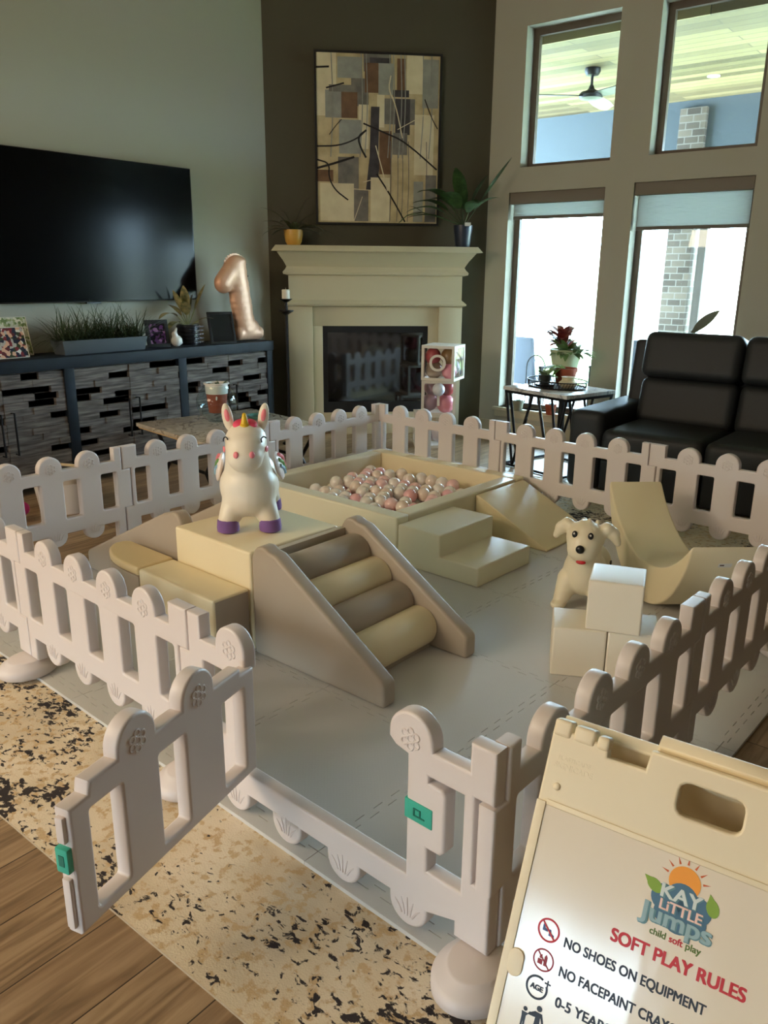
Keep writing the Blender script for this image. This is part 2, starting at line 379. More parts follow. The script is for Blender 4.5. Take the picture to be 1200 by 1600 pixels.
MB().box((.07, -.004, .06), (1.73, .004, BD[2] - .07)).build('pane', glass('door_glass', (240, 244, 244)), bd_)
MB().box((.075, .045, .66), (1.725, .049, BD[2] - .07)).build('added_shade', mat('door_shade', (150, 142, 128), .9), bd_)  # shade added to keep the sign's reflected glare low
struct(MB().box((-9, -14, -.25), (6, -4.2, -.12)).build('porch_slab', mat('concrete', (190, 186, 178), .9, bump=(40, .2, .003))))
wf = MB()
xs = [TVX, -3.97, -3.87, -3.05, -3.03, -2.80, -2.70, -1.88, -1.86, -1.62, -.72, 5.0]
zs = [FZ, .24, 2.18, 2.20, 2.385, 2.40, 3.50, 4.2]
for i in range(len(xs) - 1):
    for k in range(len(zs) - 1):
        cx = (xs[i] + xs[i + 1]) / 2; cz = (zs[k] + zs[k + 1]) / 2
        if any(x0 < cx < x1 and z0 < cz < z1 for x0, x1, z0, z1 in WIN): continue
        wf.box((xs[i], WY, zs[k]), (xs[i + 1], WY + .17, zs[k + 1]))
o = wf.build('wall_far', WALL)
bm = bmesh.new(); bm.from_mesh(o.data); bmesh.ops.remove_doubles(bm, verts=bm.verts, dist=1e-5)
fs_ = {}
for f in bm.faces:
    fs_.setdefault(tuple(sorted(v.index for v in f.verts)), []).append(f)
bmesh.ops.delete(bm, geom=[f for g in fs_.values() if len(g) > 1 for f in g], context='FACES')
bm.to_mesh(o.data); bm.free(); struct(o)
# chimney breast across the corner
struct(MB().prism([(TVX, 5.34), (-4.19, WY), (TVX, WY)], 'z', FZ, 4.2).build('wall_chimney', CHIM))
struct(MB().box((-4.17, WY - .016, FZ), (5.0, WY, .10)).build('baseboard_far', TRIM))
struct(MB().box((TVX, -4.0, FZ), (TVX + .016, 5.32, .10)).build('baseboard_left', TRIM))
GL = glass('window_glass', (236, 244, 246), haze=.012)
for i, (x0, x1, z0, z1) in enumerate(WIN):
    e = struct(empty('window_%d' % (i + 1), ((x0 + x1) / 2, WY + .12, z0)))
    hw = (x1 - x0) / 2; h = z1 - z0
    fr = MB(); t = .055
    fr.box((-hw, .005, 0), (-hw + t, .05, h)); fr.box((hw - t, .005, 0), (hw, .05, h)); fr.box((-hw + t, .005, 0), (hw - t, .05, t * .7)); fr.box((-hw + t, .005, h - t), (hw - t, .05, h))
    fr.build('window_frame', WINF, e)
    MB().box((-hw + t, .022, t * .7), (hw - t, .028, h - t)).build('pane', GL, e)
    if z0 < 1:
        sl = MB().box((-hw - .05, -.165, -.03), (hw + .05, -.02, 0)); sl.box((-hw - .03, -.148, -.09), (hw + .03, -.121, -.03))
        sl.build('window_sill', TRIM, e, bevel=.004)
# roller shades
SHADE, n_, l_, b_ = nodes_of('shade_cloth', .9, .1)
b_.inputs['Base Color'].default_value = (*lin((196, 200, 196)), 1)
tl_ = n_.new('ShaderNodeBsdfTranslucent'); tl_.inputs[0].default_value = (*lin((186, 190, 192)), 1)
tcn = n_.new('ShaderNodeTexCoord'); mpn = n_.new('ShaderNodeMapping'); mpn.inputs['Scale'].default_value = (6, 6, 50); nzn = n_.new('ShaderNodeTexNoise'); nzn.inputs['Scale'].default_value = 1.5
l_.new(tcn.outputs['Object'], mpn.inputs[0]); l_.new(mpn.outputs[0], nzn.inputs['Vector']); bpn = n_.new('ShaderNodeBump'); bpn.inputs['Distance'].default_value = .01; l_.new(nzn.outputs['Fac'], bpn.inputs['Height']); l_.new(bpn.outputs['Normal'], tl_.inputs['Normal'])
mxn = n_.new('ShaderNodeMixShader'); mxn.inputs[0].default_value = .65; l_.new(b_.outputs[0], mxn.inputs[1]); l_.new(tl_.outputs[0], mxn.inputs[2]); l_.new(mxn.outputs[0], n_['Material Output'].inputs[0])
for i, drop, lab in ((2, .20, 'short white roller shade above the left lower window by the fireplace'), (3, .34, 'white roller shade pulled lower, in the window behind the sofa')):
    x0, x1, z0, z1 = WIN[i]
    e = empty('window_blind', ((x0 + x1) / 2, WY + .06, z1), 0, lab, 'roller shade', 'roller shades')
    hw = (x1 - x0) / 2 - .006
    MB().box((-hw, -.05, -.098), (hw, .03, -.002)).build('cassette', mat('shade_box', (120, 112, 100), .7), e, bevel=.006)
    MB().box((-hw + .02, .004, -drop), (hw - .02, .007, -.09)).build('shade', SHADE, e)
    MB().box((-hw + .02, -.006, -drop - .028), (hw - .02, .014, -drop)).build('hem_bar', mat('shade_bar', (96, 92, 84), .6), e, bevel=.004)

# ------------------------------------------------------------------ outside: patio, column, fan, lawn
LAWN = mat('lawn_grass', (118, 136, 84), .95, var=(30, .7, (92, 112, 62)))
struct(MB().box((-60, 11.2, -.35), (60, 90, -.25)).build('lawn', LAWN))
struct(MB().box((-40, 16.2, -.3), (40, 16.4, 2.0)).build('blowout_wall', mat('pale_stucco', (226, 220, 208), .9)))  # pale wall added so the sunlit view blows out to white
struct(MB().box((-9, WY + .2, -.25), (6, 11.2, -.12)).build('patio_slab', mat('concrete', (190, 186, 178), .9, bump=(40, .2, .003))))
struct(MB().box((-9, WY + .2, 3.39), (6, 10.8, 3.5)).build('patio_ceiling', soffit_mat()))
struct(MB().box((-9, 10.05, 2.72), (6, 10.30, 3.39)).build('patio_beam', mat('blue_grey_paint', (58, 66, 70), .8)))
struct(MB().box((TVX - .4, -10, 4.4), (5.6, 10.9, 4.5)).build('roof', mat('roof_deck', (120, 110, 100), .9)))  # unseen roof, stretched past the back wall to keep the sun out
BRICK = brick_mat()
struct(MB().box((-3.66, 9.98, -.12), (-3.36, 10.30, 3.30)).build('brick_column', BRICK, bevel=.004))
struct(MB().box((-3.30, 10.02, -.12), (-3.21, 10.12, 2.62)).build('patio_post', mat('taupe_post', (70, 64, 56), .8), bevel=.004))
e = empty('ceiling_fan', (-3.83, 8.0, 3.39), 0, 'dark patio ceiling fan with three blades, seen through the upper left window', 'fan')
MB().lathe([(.001, 0), (.075, 0), (.078, -.03), (.06, -.062), (.02, -.072)]).build('canopy', BLACKM, e, smooth=True)
MB().tube([(0, 0, -.06), (0, 0, -.20)], .014).build('downrod', BLACKM, e, smooth=True)
MB().lathe([(.02, -.15), (.03, -.18), (.05, -.195), (.10, -.21), (.12, -.235), (.11, -.265), (.05, -.28), (.001, -.282)]).build('motor', BLACKM, e, smooth=True)
for k, a in enumerate((220, 100, 340)):
    pts = []; n_ = 8
    mb = MB(); vs = []
    for i in range(n_ + 1):
        s_ = .09 + .62 * i / n_; wd = .055 + .03 * math.sin(math.pi * i / n_) - (.035 if i == n_ else 0)
        vs += [(s_, -wd, -.245 + .012), (s_, wd, -.245 - .012), (s_, wd, -.238 - .012), (s_, -wd, -.238 + .012)]
    fs = []
    for i in range(n_):
        q = i * 4
        for j in range(4): fs.append((q + j, q + (j + 1) % 4, q + 4 + (j + 1) % 4, q + 4 + j))
    fs += [(3, 2, 1, 0), (n_ * 4, n_ * 4 + 1, n_ * 4 + 2, n_ * 4 + 3)]
    mb.add(vs, fs).build('blade', mat('lit_fan_blade', (150, 140, 120), .5) if k == 1 else BLACKM, e, rot=(0, 0, R(a)))  # one blade paler: its lit underside is put into the colour
for x, y, la in ((-4.05, 9.1, 'small round recessed light in the patio ceiling beyond the fan'), (-3.0, 9.0, 'small round recessed light in the patio ceiling, right of the column')):
    o = MB().lathe([(.001, -.004), (.05, -.004), (.062, -.008), (.062, .0)]).build('recessed_light', mat('can_trim', (235, 230, 215), .5), smooth=True, loc=(x, y, 3.39))
    tag(o, la, 'ceiling light', 'patio downlights')
MESHC = mat('outdoor_mesh', (62, 68, 80), .8)
def patio_chair(x, y, rz, lab):
    e = empty('patio_chair', (x, y, -.12), rz, lab, 'chair', 'patio chairs')
    MB().box((-.27, -.27, .40), (.27, .27, .45)).build('seat', MESHC, e, bevel=.02)
    MB().box((-.27, .22, .45), (.27, .27, .98)).build('backrest', MESHC, e, bevel=.02, rot=(R(-8), 0, 0))
    for sx in (-1, 1):
        MB().box((sx * .30 - .025, -.27, .60), (sx * .30 + .025, .27, .63)).build('armrest', BLACKM, e, bevel=.008)
        for sy in (-1, 1): MB().box((sx * .30 - .018, sy * .25 - .018, 0), (sx * .30 + .018, sy * .25 + .018, .60)).build('leg', BLACKM, e)
patio_chair(-4.42, 8.35, R(165), 'dark patio chair outside the left window, behind the side table')
patio_chair(-3.55, 8.75, R(190), 'dark patio chair further right outside the left window')
e = empty('metal_arch', (-3.78, 7.12, -.12), 0, 'thin metal garden arch standing just outside the left lower window', 'garden arch')
MB().tube([(-.10, 0, 0), (-.10, 0, .72)] + [(-.10 * math.cos(R(a)), 0, .72 + .12 * math.sin(R(a))) for a in range(20, 180, 20)] + [(.10, 0, .72), (.10, 0, 0)], .006).build('rod', BLACKM, e, smooth=True)

# ------------------------------------------------------------------ fireplace
ang45 = R(45)
CT = Vector((-4.832, 5.926 + .01, 0))                   # centre of the chimney face
def fp_empty(name, along, dpt, z, lab, cat, group=None):
    t = Vector((1, 1, 0)) / 2 ** .5; n = Vector((1, -1, 0)) / 2 ** .5
    base = Vector((-4.819, 5.914, 0)); base += n * (-7.75 - base.dot(n))
    return empty(name, base + t * along + n * dpt + Vector((0, 0, z)), ang45, lab, cat, group)
# local x along the wall, local -y out into the room
MANT = mat('mantel_paint', (206, 198, 168), .62, spec=.3, bump=(30, .08, .002))
e = fp_empty('fireplace_mantel', 0, .002, FZ, 'large greige fireplace mantel surround on the dark corner wall', 'mantel')
D = .16
def fr(mb, hw0, d0, z0, hw1, d1, z1): mb.frus((-hw0, hw0, -d0, 0, z0 - FZ), (-hw1, hw1, -d1, 0, z1 - FZ))
q = MB(); fr(q, .945, .345, 1.655, .905, .31, 1.705); q.build('shelf', MANT, e, bevel=.003)
q = MB()
cove = [(.815, .175, 1.525), (.825, .19, 1.545), (.845, .22, 1.58), (.875, .26, 1.62), (.90, .295, 1.655)]
for a, b_ in zip(cove, cove[1:]): fr(q, *a, *b_)
q.build('crown_moulding', MANT, e)
q = MB(); bead = [(.81, .165, 1.45), (.845, .20, 1.46), (.85, .205, 1.478), (.825, .185, 1.505), (.815, .175, 1.525)]
for a, b_ in zip(bead, bead[1:]): fr(q, *a, *b_)
q.build('bead_moulding', MANT, e)
q = MB(); fr(q, .80, D, 1.235, .80, D, 1.45); q.build('frieze', MANT, e)
q = MB(); bed = [(.81, D + .005, 1.178), (.84, D + .035, 1.186), (.84, D + .04, 1.20), (.815, D + .015, 1.222), (.80, D, 1.235)]
for a, b_ in zip(bed, bed[1:]): fr(q, *a, *b_)
q.build('bed_moulding', MANT, e)
for sx in (-1, 1):
    MB().box((min(sx * .81, sx * .588), -D, 0), (max(sx * .81, sx * .588), 0, 1.178 - FZ)).build('leg', MANT, e, bevel=.004)
q = MB(); q.box((-.588, -D + .035, 1.0 - FZ), (.588, 0, 1.178 - FZ)); q.box((-.588, -D + .035, 0), (-.495, 0, 1.0 - FZ)); q.box((.495, -D + .035, 0), (.588, 0, 1.0 - FZ)); q.box((-.495, -D + .035, 0), (.495, 0, .19 - FZ))
q.build('slip_panel', MANT, e, bevel=.002)
e = fp_empty('firebox', 0, .004, .19, 'black glass fronted gas fireplace insert inside the mantel', 'fireplace')
q = MB(); q.box((-.494, -.115, .001), (.494, 0, .10)); q.box((-.494, -.115, .75), (.494, 0, .809)); q.box((-.494, -.115, .10), (-.45, 0, .75)); q.box((.45, -.115, .10), (.494, 0, .75))
q.build('metal_surround', mat('firebox_black', (16, 17, 19), .45), e)
MB().box((-.45, -.09, .10), (.45, -.08, .75)).build('fire_glass', mat('fire_glass', (6, 8, 10), .06, spec=.9), e)

# abstract painting: canvas with brushed patches and strokes, black float frame
e = fp_empty('painting', .023, .004, 2.60, 'large abstract canvas in cream, grey and brown with black lines above the mantel', 'painting')
W2, H2 = .56, .705
q = MB(); t = .018
q.box((-W2, -.04, -H2), (W2, 0, -H2 + t)); q.box((-W2, -.04, H2 - t), (W2, 0, H2)); q.box((-W2, -.04, -H2 + t), (-W2 + t, 0, H2 - t)); q.box((W2 - t, -.04, -H2 + t), (W2, 0, H2 - t))
q.build('frame', mat('frame_black', (18, 18, 18), .5), e)
PC = [mat('canvas_cream', (206, 190, 150), .8, var=(9, .9, (176, 158, 122)), bump=(60, .3, .002)), mat('paint_grey', (128, 124, 116), .7, var=(12, .8, (96, 94, 92))), mat('paint_dark', (50, 48, 54), .7, var=(12, .7, (78, 74, 78))),
      mat('paint_brown', (118, 88, 62), .7, var=(12, .8, (92, 66, 46))), mat('paint_pale', (226, 216, 186), .7, var=(9, .6, (205, 192, 160))), mat('paint_black', (16, 15, 18), .6), mat('paint_mist', (158, 160, 152), .7, var=(12, .6, (130, 132, 128)))]
q = MB().box((-W2 + t, -.028, -H2 + t), (W2 - t, -.004, H2 - t))
lay = [0]
cw, ch_ = 2 * (W2 - t), 2 * (H2 - t)
def pp(x, y):                                  # picture coordinates 0..1, y down
    return (-W2 + t + x * cw, H2 - t - y * ch_)
def patch(poly, mi):
    lay[0] += 1; y0 = -.0281 - .00012 * lay[0]
    q.prism([pp(*p) for p in poly], 'y', -.0279, y0, mi)
def stroke(pts, wd, mi):
    lay[0] += 1; y0 = -.0281 - .00012 * lay[0]; P_ = [Vector(pp(*p)) for p in pts]; out = []
    # smooth by subdivision
    for _ in range(2):
        n2 = [P_[0]]
        for a, b_ in zip(P_, P_[1:]): n2 += [a.lerp(b_, .25), a.lerp(b_, .75)]
        n2.append(P_[-1]); P_ = n2
    for i in range(len(P_) - 1):
        d = (P_[i + 1] - P_[i]); 
        if d.length < 1e-5: continue
        d = d.normalized(); nn = Vector((-d.y, d.x)) * wd / 2
        a, b_ = P_[i] - d * wd * .2, P_[i + 1] + d * wd * .2
        q.prism([tuple(a - nn), tuple(b_ - nn), tuple(b_ + nn), tuple(a + nn)], 'y', -.0279, y0, mi)
B4 = lambda x0, y0, x1, y1, s=0: [(x0 + s, y0), (x1 + s, y0), (x1, y1), (x0, y1)]
for poly, mi in [(B4(.0, .0, .16, .36), 4), (B4(.17, .02, .37, .14), 6), (B4(.38, .0, .60, .10), 1), (B4(.43, .02, .60, .05), 2), (B4(.07, .21, .22, .37), 6), (B4(.10, .18, .36, .22), 1), (B4(.28, .14, .42, .30), 1),
                 (B4(.20, .22, .33, .37), 3), (B4(.39, .05, .51, .22), 3), (B4(.50, .05, .62, .23), 6), (B4(.65, .02, .72, .20), 3), (B4(.73, .0, .86, .22), 4), (B4(.86, .02, .99, .30), 6), (B4(.62, .20, .75, .24), 2),
                 (B4(.52, .25, .80, .40), 1), (B4(.64, .25, .76, .46), 2), (B4(.34, .29, .42, .55), 4), (B4(.49, .23, .55, .42), 4), (B4(.43, .30, .50, .62, .01), 2), (B4(.40, .60, .49, .80, .03), 2), (B4(.51, .44, .61, .70), 3),
                 (B4(.18, .38, .36, .58), 6), (B4(.17, .60, .34, .82), 1), (B4(.0, .68, .13, .75), 3), (B4(.02, .76, .30, .99), 4), (B4(.30, .80, .42, .99), 1), (B4(.44, .72, .60, .99), 4), (B4(.62, .45, .74, .58), 1),
                 (B4(.64, .60, .80, .98), 0), (B4(.80, .74, .88, .99), 6), (B4(.80, .34, .96, .70), 4), (B4(.90, .70, .99, .99), 1)]: patch(poly, mi)
for x in (.12, .36, .40, .59, .62, .68, .71, .86, .93): stroke([(x, .0), (x + .015, .3), (x - .01, .6)], .008, 6)
for x in (.60, .66, .70, .75, .90): stroke([(x, .5), (x + .01, .75), (x, .99)], .006, 1)
for pts, wd, mi in [([(.0, .54), (.18, .535), (.33, .49), (.40, .44)], .012, 5), ([(.40, .44), (.33, .48), (.36, .55), (.40, .60)], .016, 5), ([(.38, .40), (.55, .45), (.72, .50), (.99, .665)], .013, 5), ([(.0, .67), (.14, .64), (.30, .60)], .018, 5),
                    ([(.0, .62), (.10, .64), (.09, .72), (.14, .80), (.25, .86)], .012, 5), ([(.49, .70), (.60, .82), (.73, .99)], .013, 5), ([(.08, .20), (.22, .17)], .012, 5), ([(.0, .085), (.10, .08)], .014, 5), ([(.88, .25), (.94, .36), (.99, .42)], .007, 5), ([(.10, .47), (.16, .41), (.20, .38)], .006, 5),
                    ([(.60, .12), (.58, .20), (.64, .28), (.70, .48)], .009, 4), ([(.66, .43), (.88, .34)], .006, 4), ([(.48, .53), (.53, .66), (.58, .80)], .009, 4), ([(.25, .79), (.45, .80)], .007, 4), ([(.38, .75), (.47, .73)], .007, 4), ([(.30, .99), (.37, .84)], .006, 4)]: stroke(pts, wd, mi)
q.build('canvas', PC, e)

# plants on the mantel
def pot(prof, material, e, name='pot', soil=None, seg=28):
    MB().lathe(prof, seg=seg).build(name, material, e, smooth=True)
    if soil: MB().lathe([(.001, soil[1]), (soil[0], soil[1] + .002)], seg=seg, cap=False).build('soil', SOIL, e)
MZ = 1.7055
e = fp_empty('potted_plant', -.745, .17, MZ, 'small plant in a round mustard yellow pot at the left end of the mantel', 'plant')
pot([(.001, 0), (.055, 0), (.072, .03), (.084, .09), (.084, .132), (.078, .132), (.074, .10)], mat('mustard_glaze', (214, 164, 72), .35, var=(8, .7, (190, 140, 50))), e, soil=(.076, .11))
q = MB()
for k in range(17):
    a = k * 2.4; el = .35 + (k % 4) * .28
    q.leaf((.02 * math.cos(a), .02 * math.sin(a), .11), (math.cos(a), min(.25, math.sin(a)) - .25, el + .35), .24 + .06 * (k % 3), .042, 1.3)
q.build('foliage', mat('dark_leaf', (52, 66, 42), .5), e, smooth=True)
e = fp_empty('potted_plant', .79, .17, MZ, 'tall leafy plant in a dark blue tapered pot at the right end of the mantel', 'plant')
pot([(.001, 0), (.062, 0), (.068, .02), (.086, .17), (.086, .19), (.08, .19), (.076, .16)], mat('navy_pot', (34, 42, 58), .35), e, soil=(.078, .17))
MB().box((-.005, -.092, .18), (.05, -.089, .21)).build('care_tag', mat('tag_white', (220, 220, 214), .6), e)
q = MB(); st = MB()
for (dx, dy, dz, ln, wd, dr) in [(-1, -.1, .35, .40, .11, .6), (-.9, -.25, .75, .42, .15, 1.0), (-.4, -.5, .85, .36, .16, 1.1), (.65, -.35, 1.0, .32, .10, 1.1), (.60, -.35, .92, .52, .09, .0), (-.1, -.2, 1.0, .30, .10, .6), (.2, -.5, .8, .28, .13, 1.3), (-.6, -.1, .9, .33, .14, 1.4), (.35, -.2, 1.1, .36, .10, .7), (-.75, -.35, 1.0, .46, .17, 1.3), (-.2, -.35, 1.1, .40, .13, .9), (-1.0, -.2, .6, .44, .13, 1.0), (.1, -.5, .6, .30, .13, 1.2)]:
    d = Vector((dx, dy, dz)).normalized(); b0 = Vector((0, 0, .18)); p1 = b0 + d * ln * .5
    st.tube([b0, b0 + d * ln * .25, p1], .005, 6)
    q.leaf(p1, d, ln * .85, wd, dr)
q.build('foliage', GREENL, e, smooth=True); st.build('stem', mat('stem_green', (60, 70, 40), .6), e, smooth=True)
q = MB(); p = Vector((-.06, -.03, .2)); pts = [p, p + Vector((-.16, -.02, .05)), p + Vector((-.33, -.04, .09)), p + Vector((-.47, -.06, .06)), p + Vector((-.54, -.06, .0))]
q.tube(pts, .004, 6); q.leaf(pts[1], (-1, 0, .3), .3, .05, .5); q.leaf(pts[2], (-1, 0, .1), .16, .05, .6); q.leaf(pts[2], (-.6, 0, .5), .13, .04, .6)
q.build('trailing_stem', GREENL, e, smooth=True)

# ------------------------------------------------------------------ TV and console on the left wall
e = empty('television', (TVX, 3.483, 1.757), 0, 'large flat black television mounted on the grey left wall', 'television')
MB().box((.002, -.4, -.25), (.03, .4, .25)).build('wall_bracket', BLACKM, e)
MB().box((.03, -.967, -.508), (.058, .967, .508)).build('bezel', DARKBOX, e, bevel=.003)
MB().box((.058, -.958, -.498), (.0595, .958, .502)).build('screen', mat('screen_glass', (5, 7, 9), .16, spec=.10), e)
MB().box((.035, -.06, -.521), (.058, .06, -.508)).build('logo_bar', DARKBOX, e)
CZ = .90
NAVY = mat('navy_wood', (19, 29, 38), .6, var=(7, .8, (13, 19, 25)), bump=(30, .2, .002), spec=.25)
WOOD = weather_mat()
CX0, CX1, CY0, CY1 = -5.60, -5.22, 1.05, 4.965
e = empty('media_console', (0, 0, FZ), 0, 'long dark navy media console with weathered slat doors under the television', 'console')
MB().box((CX0, CY0, .82 - FZ), (CX1 + .01, CY1 + .01, CZ - FZ)).build('top', NAVY, e, bevel=.004)
MB().box((CX0, CY0 + .04, .05), (CX0 + .02, CY1 - .04, .82 - FZ)).build('back_panel', NAVY, e)
MB().box((CX0, CY0, .08), (CX1, CY1, .13)).build('bottom_rail', NAVY, e)
secs = [(4.03, 4.90), (3.06, 3.955), (2.09, 2.985), (1.12, 2.015)]
stl = [CY1, 4.03, 3.06, 2.09, 1.12]
for y1, y0 in [(CY1, 4.90), (4.03, 3.955), (3.06, 2.985), (2.09, 2.015), (1.12, CY0)]:
    MB().box((CX0 + .02, y0, 0), (CX1 + .004, y1, .82 - FZ)).build('upright', NAVY, e, bevel=.003)
for y0, y1 in secs:
    mid = (y0 + y1) / 2
    for s_, (a, b_) in enumerate(((y0 + .004, mid - .002), (mid + .002, y1 - .004))):
        q = MB(); z = .14; row = 0
        q.box((CX1 - .05, a, .14), (CX1 - .035, b_, .835))
        while z < .83:
            h = .046; y = a
            while y < b_ - .01:
                wd = rnd.uniform(.08, .22); y2 = min(b_, y + wd)
                if b_ - y2 < .05: y2 = b_
                dep = rnd.choice([-.006, 0, .0, .004, .008, -.032, -.032, .002])
                if row == 0: dep = 0
                q.box((CX1 - .035, y, z), (CX1 - .006 + dep, y2, z + h - .0015)); y = y2
            z += h; row += 1
        d = q.build('door', WOOD, e)
        hy = (mid - .045) if s_ == 0 else (mid + .045)
        MB().tube([(CX1 - .01, hy, .58), (CX1 + .035, hy, .585), (CX1 + .035, hy, .30), (CX1 - .01, hy, .305)], .007, 8).build('handle', BLACKM, d, smooth=True)

# things on the console
q = empty('planter_box', (-5.37, 3.385, CZ), 0, 'long grey planter box of grassy greenery on the console under the television', 'planter')
MB().frus((-.07, .07, -.33, .33, 0), (-.085, .085, -.35, .35, .10)).build('box', mat('grey_planter', (70, 76, 80), .7), q, bevel=.005)
g = MB()
for k in range(560):
    y = rnd.uniform(-.34, .34); x = rnd.uniform(-.07, .07); a = rnd.uniform(0, 6.28); tl = rnd.uniform(.3, 1.0)
    g.leaf((x, y, .085), (math.cos(a) * .35, math.sin(a) * .9 + y * .7, .3 + tl), rnd.uniform(.19, .33), rnd.uniform(.007, .013), rnd.uniform(.5, 1.5), nseg=5, fold=.1, wprof=lambda t: 1 - t * .85)
g.build('grass_foliage', mat('grass_blade', (66, 84, 50), .55, var=(10, .8, (40, 58, 34))), q, smooth=True)['kind'] = 'stuff'
def leaning_frame(name, y0, y1, h, lean, lab, img, x=-5.42, rz=0, border=.03, fmat=None):
    e = empty(name, (x, (y0 + y1) / 2, CZ + .001), rz, lab, 'picture frame'); hw = (y1 - y0) / 2
    fm = fmat or mat('frame_black', (18, 18, 18), .5)
    M = Matrix.Rotation(-lean, 4, 'Y')
    q = MB()
    q.box((-.012, -hw, 0), (0, hw, border), M=M); q.box((-.012, -hw, h - border), (0, hw, h), M=M); q.box((-.012, -hw, border), (0, -hw + border, h - border), M=M); q.box((-.012, hw - border, border), (0, hw, h - border), M=M)
    q.build('frame', fm, e, bevel=.002)
    MB().box((-.010, -hw + border, border), (-.004, hw - border, h - border), M=M).build('picture', img, e)
    MB().add([M @ Vector((-.012, -.03, h * .7)), M @ Vector((-.012, .03, h * .7)), (-.012 - h * .55, .03, 0), (-.012 - h * .55, -.03, 0), M @ Vector((-.017, -.03, h * .7)), M @ Vector((-.017, .03, h * .7)), (-.018 - h * .55, .03, 0), (-.018 - h * .55, -.03, 0)],
             [(0, 1, 2, 3), (7, 6, 5, 4), (0, 4, 5, 1), (1, 5, 6, 2), (2, 6, 7, 3), (3, 7, 4, 0)]).build('easel_back', fm, e)
    return e
PPL = photo_mat('group_photo', [(0, (120, 44, 50)), (.18, (38, 40, 56)), (.36, (214, 168, 140)), (.5, (176, 170, 160)), (.62, (92, 40, 44)), (.76, (52, 60, 40)), (.88, (226, 220, 210))], 46)
PPG = photo_mat('garden_photo', [(0, (150, 160, 110)), (.3, (196, 196, 170)), (.6, (110, 128, 80)), (.8, (220, 214, 190))], 60)
leaning_frame('photo_print', 2.60, 2.93, .27, R(14), 'pale outdoor photo print leaning at the left end of the console', PPG, x=-5.49, border=.004, fmat=mat('photo_edge', (215, 210, 190), .5))
leaning_frame('photo_print', 2.52, 2.84, .21, R(16), 'group photo of people in dark red, in front of the pale print', PPL, x=-5.38, border=.004, fmat=MATS['photo_edge'])
leaning_frame('picture_frame', 3.80, 3.985, .215, R(14), 'small black frame with a purple flower picture beside the ceramic rabbit', photo_mat('purple_print', [(0, (30, 22, 34)), (.45, (96, 54, 98)), (.7, (160, 110, 150)), (.85, (40, 30, 44))], 55), x=-5.36, rz=R(-16))
leaning_frame('picture_frame', 4.36, 4.58, .27, R(20), 'plain dark frame leaning back in front of the number balloon', mat('dark_print', (16, 20, 26), .12), x=-5.27, rz=R(-22), border=.022)
e = empty('ceramic_rabbit', (-5.33, 4.03, CZ), 0, 'small white ceramic rabbit figure between the purple picture and the plant pot', 'figurine')
blob('body', [((0, .005, .045), (.04, .048, .046)), ((.0, -.012, .095), (.024, .026, .026)), ((.0, .0, .12), (.010, .012, .03), (R(-25), 0, 0)), ((-.012, .004, .118), (.010, .012, .03), (R(-35), 0, 0)), ((0, .045, .03), .016)], WHITEC, e, .005, 4)
e = empty('potted_plant', (-5.47, 4.265, CZ), 0, 'patterned leafy plant in a black beaded pot on the console', 'plant')
q = MB()
for k in range(5): q.lathe([(.088, .004 + k * .031), (.097, .012 + k * .031), (.097, .024 + k * .031), (.088, .032 + k * .031)])
q.lathe([(.001, 0), (.09, 0), (.09, .158), (.08, .158), (.08, .135)]); q.build('pot', mat('bead_black', (26, 27, 32), .3), e, smooth=True)
q = MB()
for k in range(5):
    for j in range(7): q.ball((.097 * math.cos(-.5 + j * .16), .097 * math.sin(-.2 + j * .2), .018 + k * .031), .007, 8, 6)
q.build('bead', mat('bead_pearl', (150, 152, 160), .3), e, smooth=True)
MB().lathe([(.001, .137), (.08, .139)], cap=False).build('soil', SOIL, e)
q = MB(); st = MB()
for (dx, dy, dz, ln, wd, dr) in [(.1, -.55, 1.2, .30, .07, .3), (.1, -1.0, .8, .32, .075, 1.4), (.1, .25, 1.5, .24, .07, .2), (.1, -.2, 1.6, .30, .085, .1), (.3, -.9, .35, .28, .07, 1.2), (.2, .55, 1.3, .34, .08, .2), (.4, -.4, 1.2, .24, .08, .9), (.1, -.75, 1.0, .26, .07, .8), (.4, .8, .5, .22, .07, .8)]:
    d = Vector((dx, dy, dz)).normalized(); b0 = Vector((0, 0, .137)); p1 = b0 + d * ln * .45; st.tube([b0, p1], .004, 6); q.leaf(p1, d, ln * .65, wd, dr)
q.build('foliage', mat('calathea', (96, 104, 66), .5, var=(26, .9, (176, 160, 110))), e, smooth=True); st.build('stem', mat('stem_pale', (140, 140, 90), .6), e, smooth=True)
# number balloon
ROSE = mat('rose_gold_foil', (226, 178, 148), .42, .25, bump=(14, .3, .01))
e = empty('number_balloon', (-5.34, 4.79, CZ), 0, 'rose gold foil balloon shaped like the numeral 1, standing on the console', 'balloon')
bl = []
for k in range(12):
    z = .10 + k * .048; bl.append(((0, -.005 - .10 * (z / .62), z), (.068, .112 - (.006 if k % 3 == 0 else 0), .06)))
for k in range(6): bl.append(((0, -.12 - k * .024, .60 - k * .018 - k * k * .001), (.066, .085, .085)))
for k in range(7): bl.append(((0, -.105 + .038 * k, .066), (.060, .05, .060)))
bl += [((0, -.09, .655), (.064, .10, .055)), ((0, .03, .12), (.06, .10, .07))]
blob('foil', bl, ROSE, e, .012, 3)
q = MB()
for k in range(9):
    a = R(150 - k * 13); q.box((-.003, -.105 + .118 * math.cos(a) - .014, .600 + .112 * math.sin(a) - .008), (.003, -.105 + .118 * math.cos(a) + .014, .600 + .112 * math.sin(a) + .010))
q.build('seam_fin', ROSE, e)
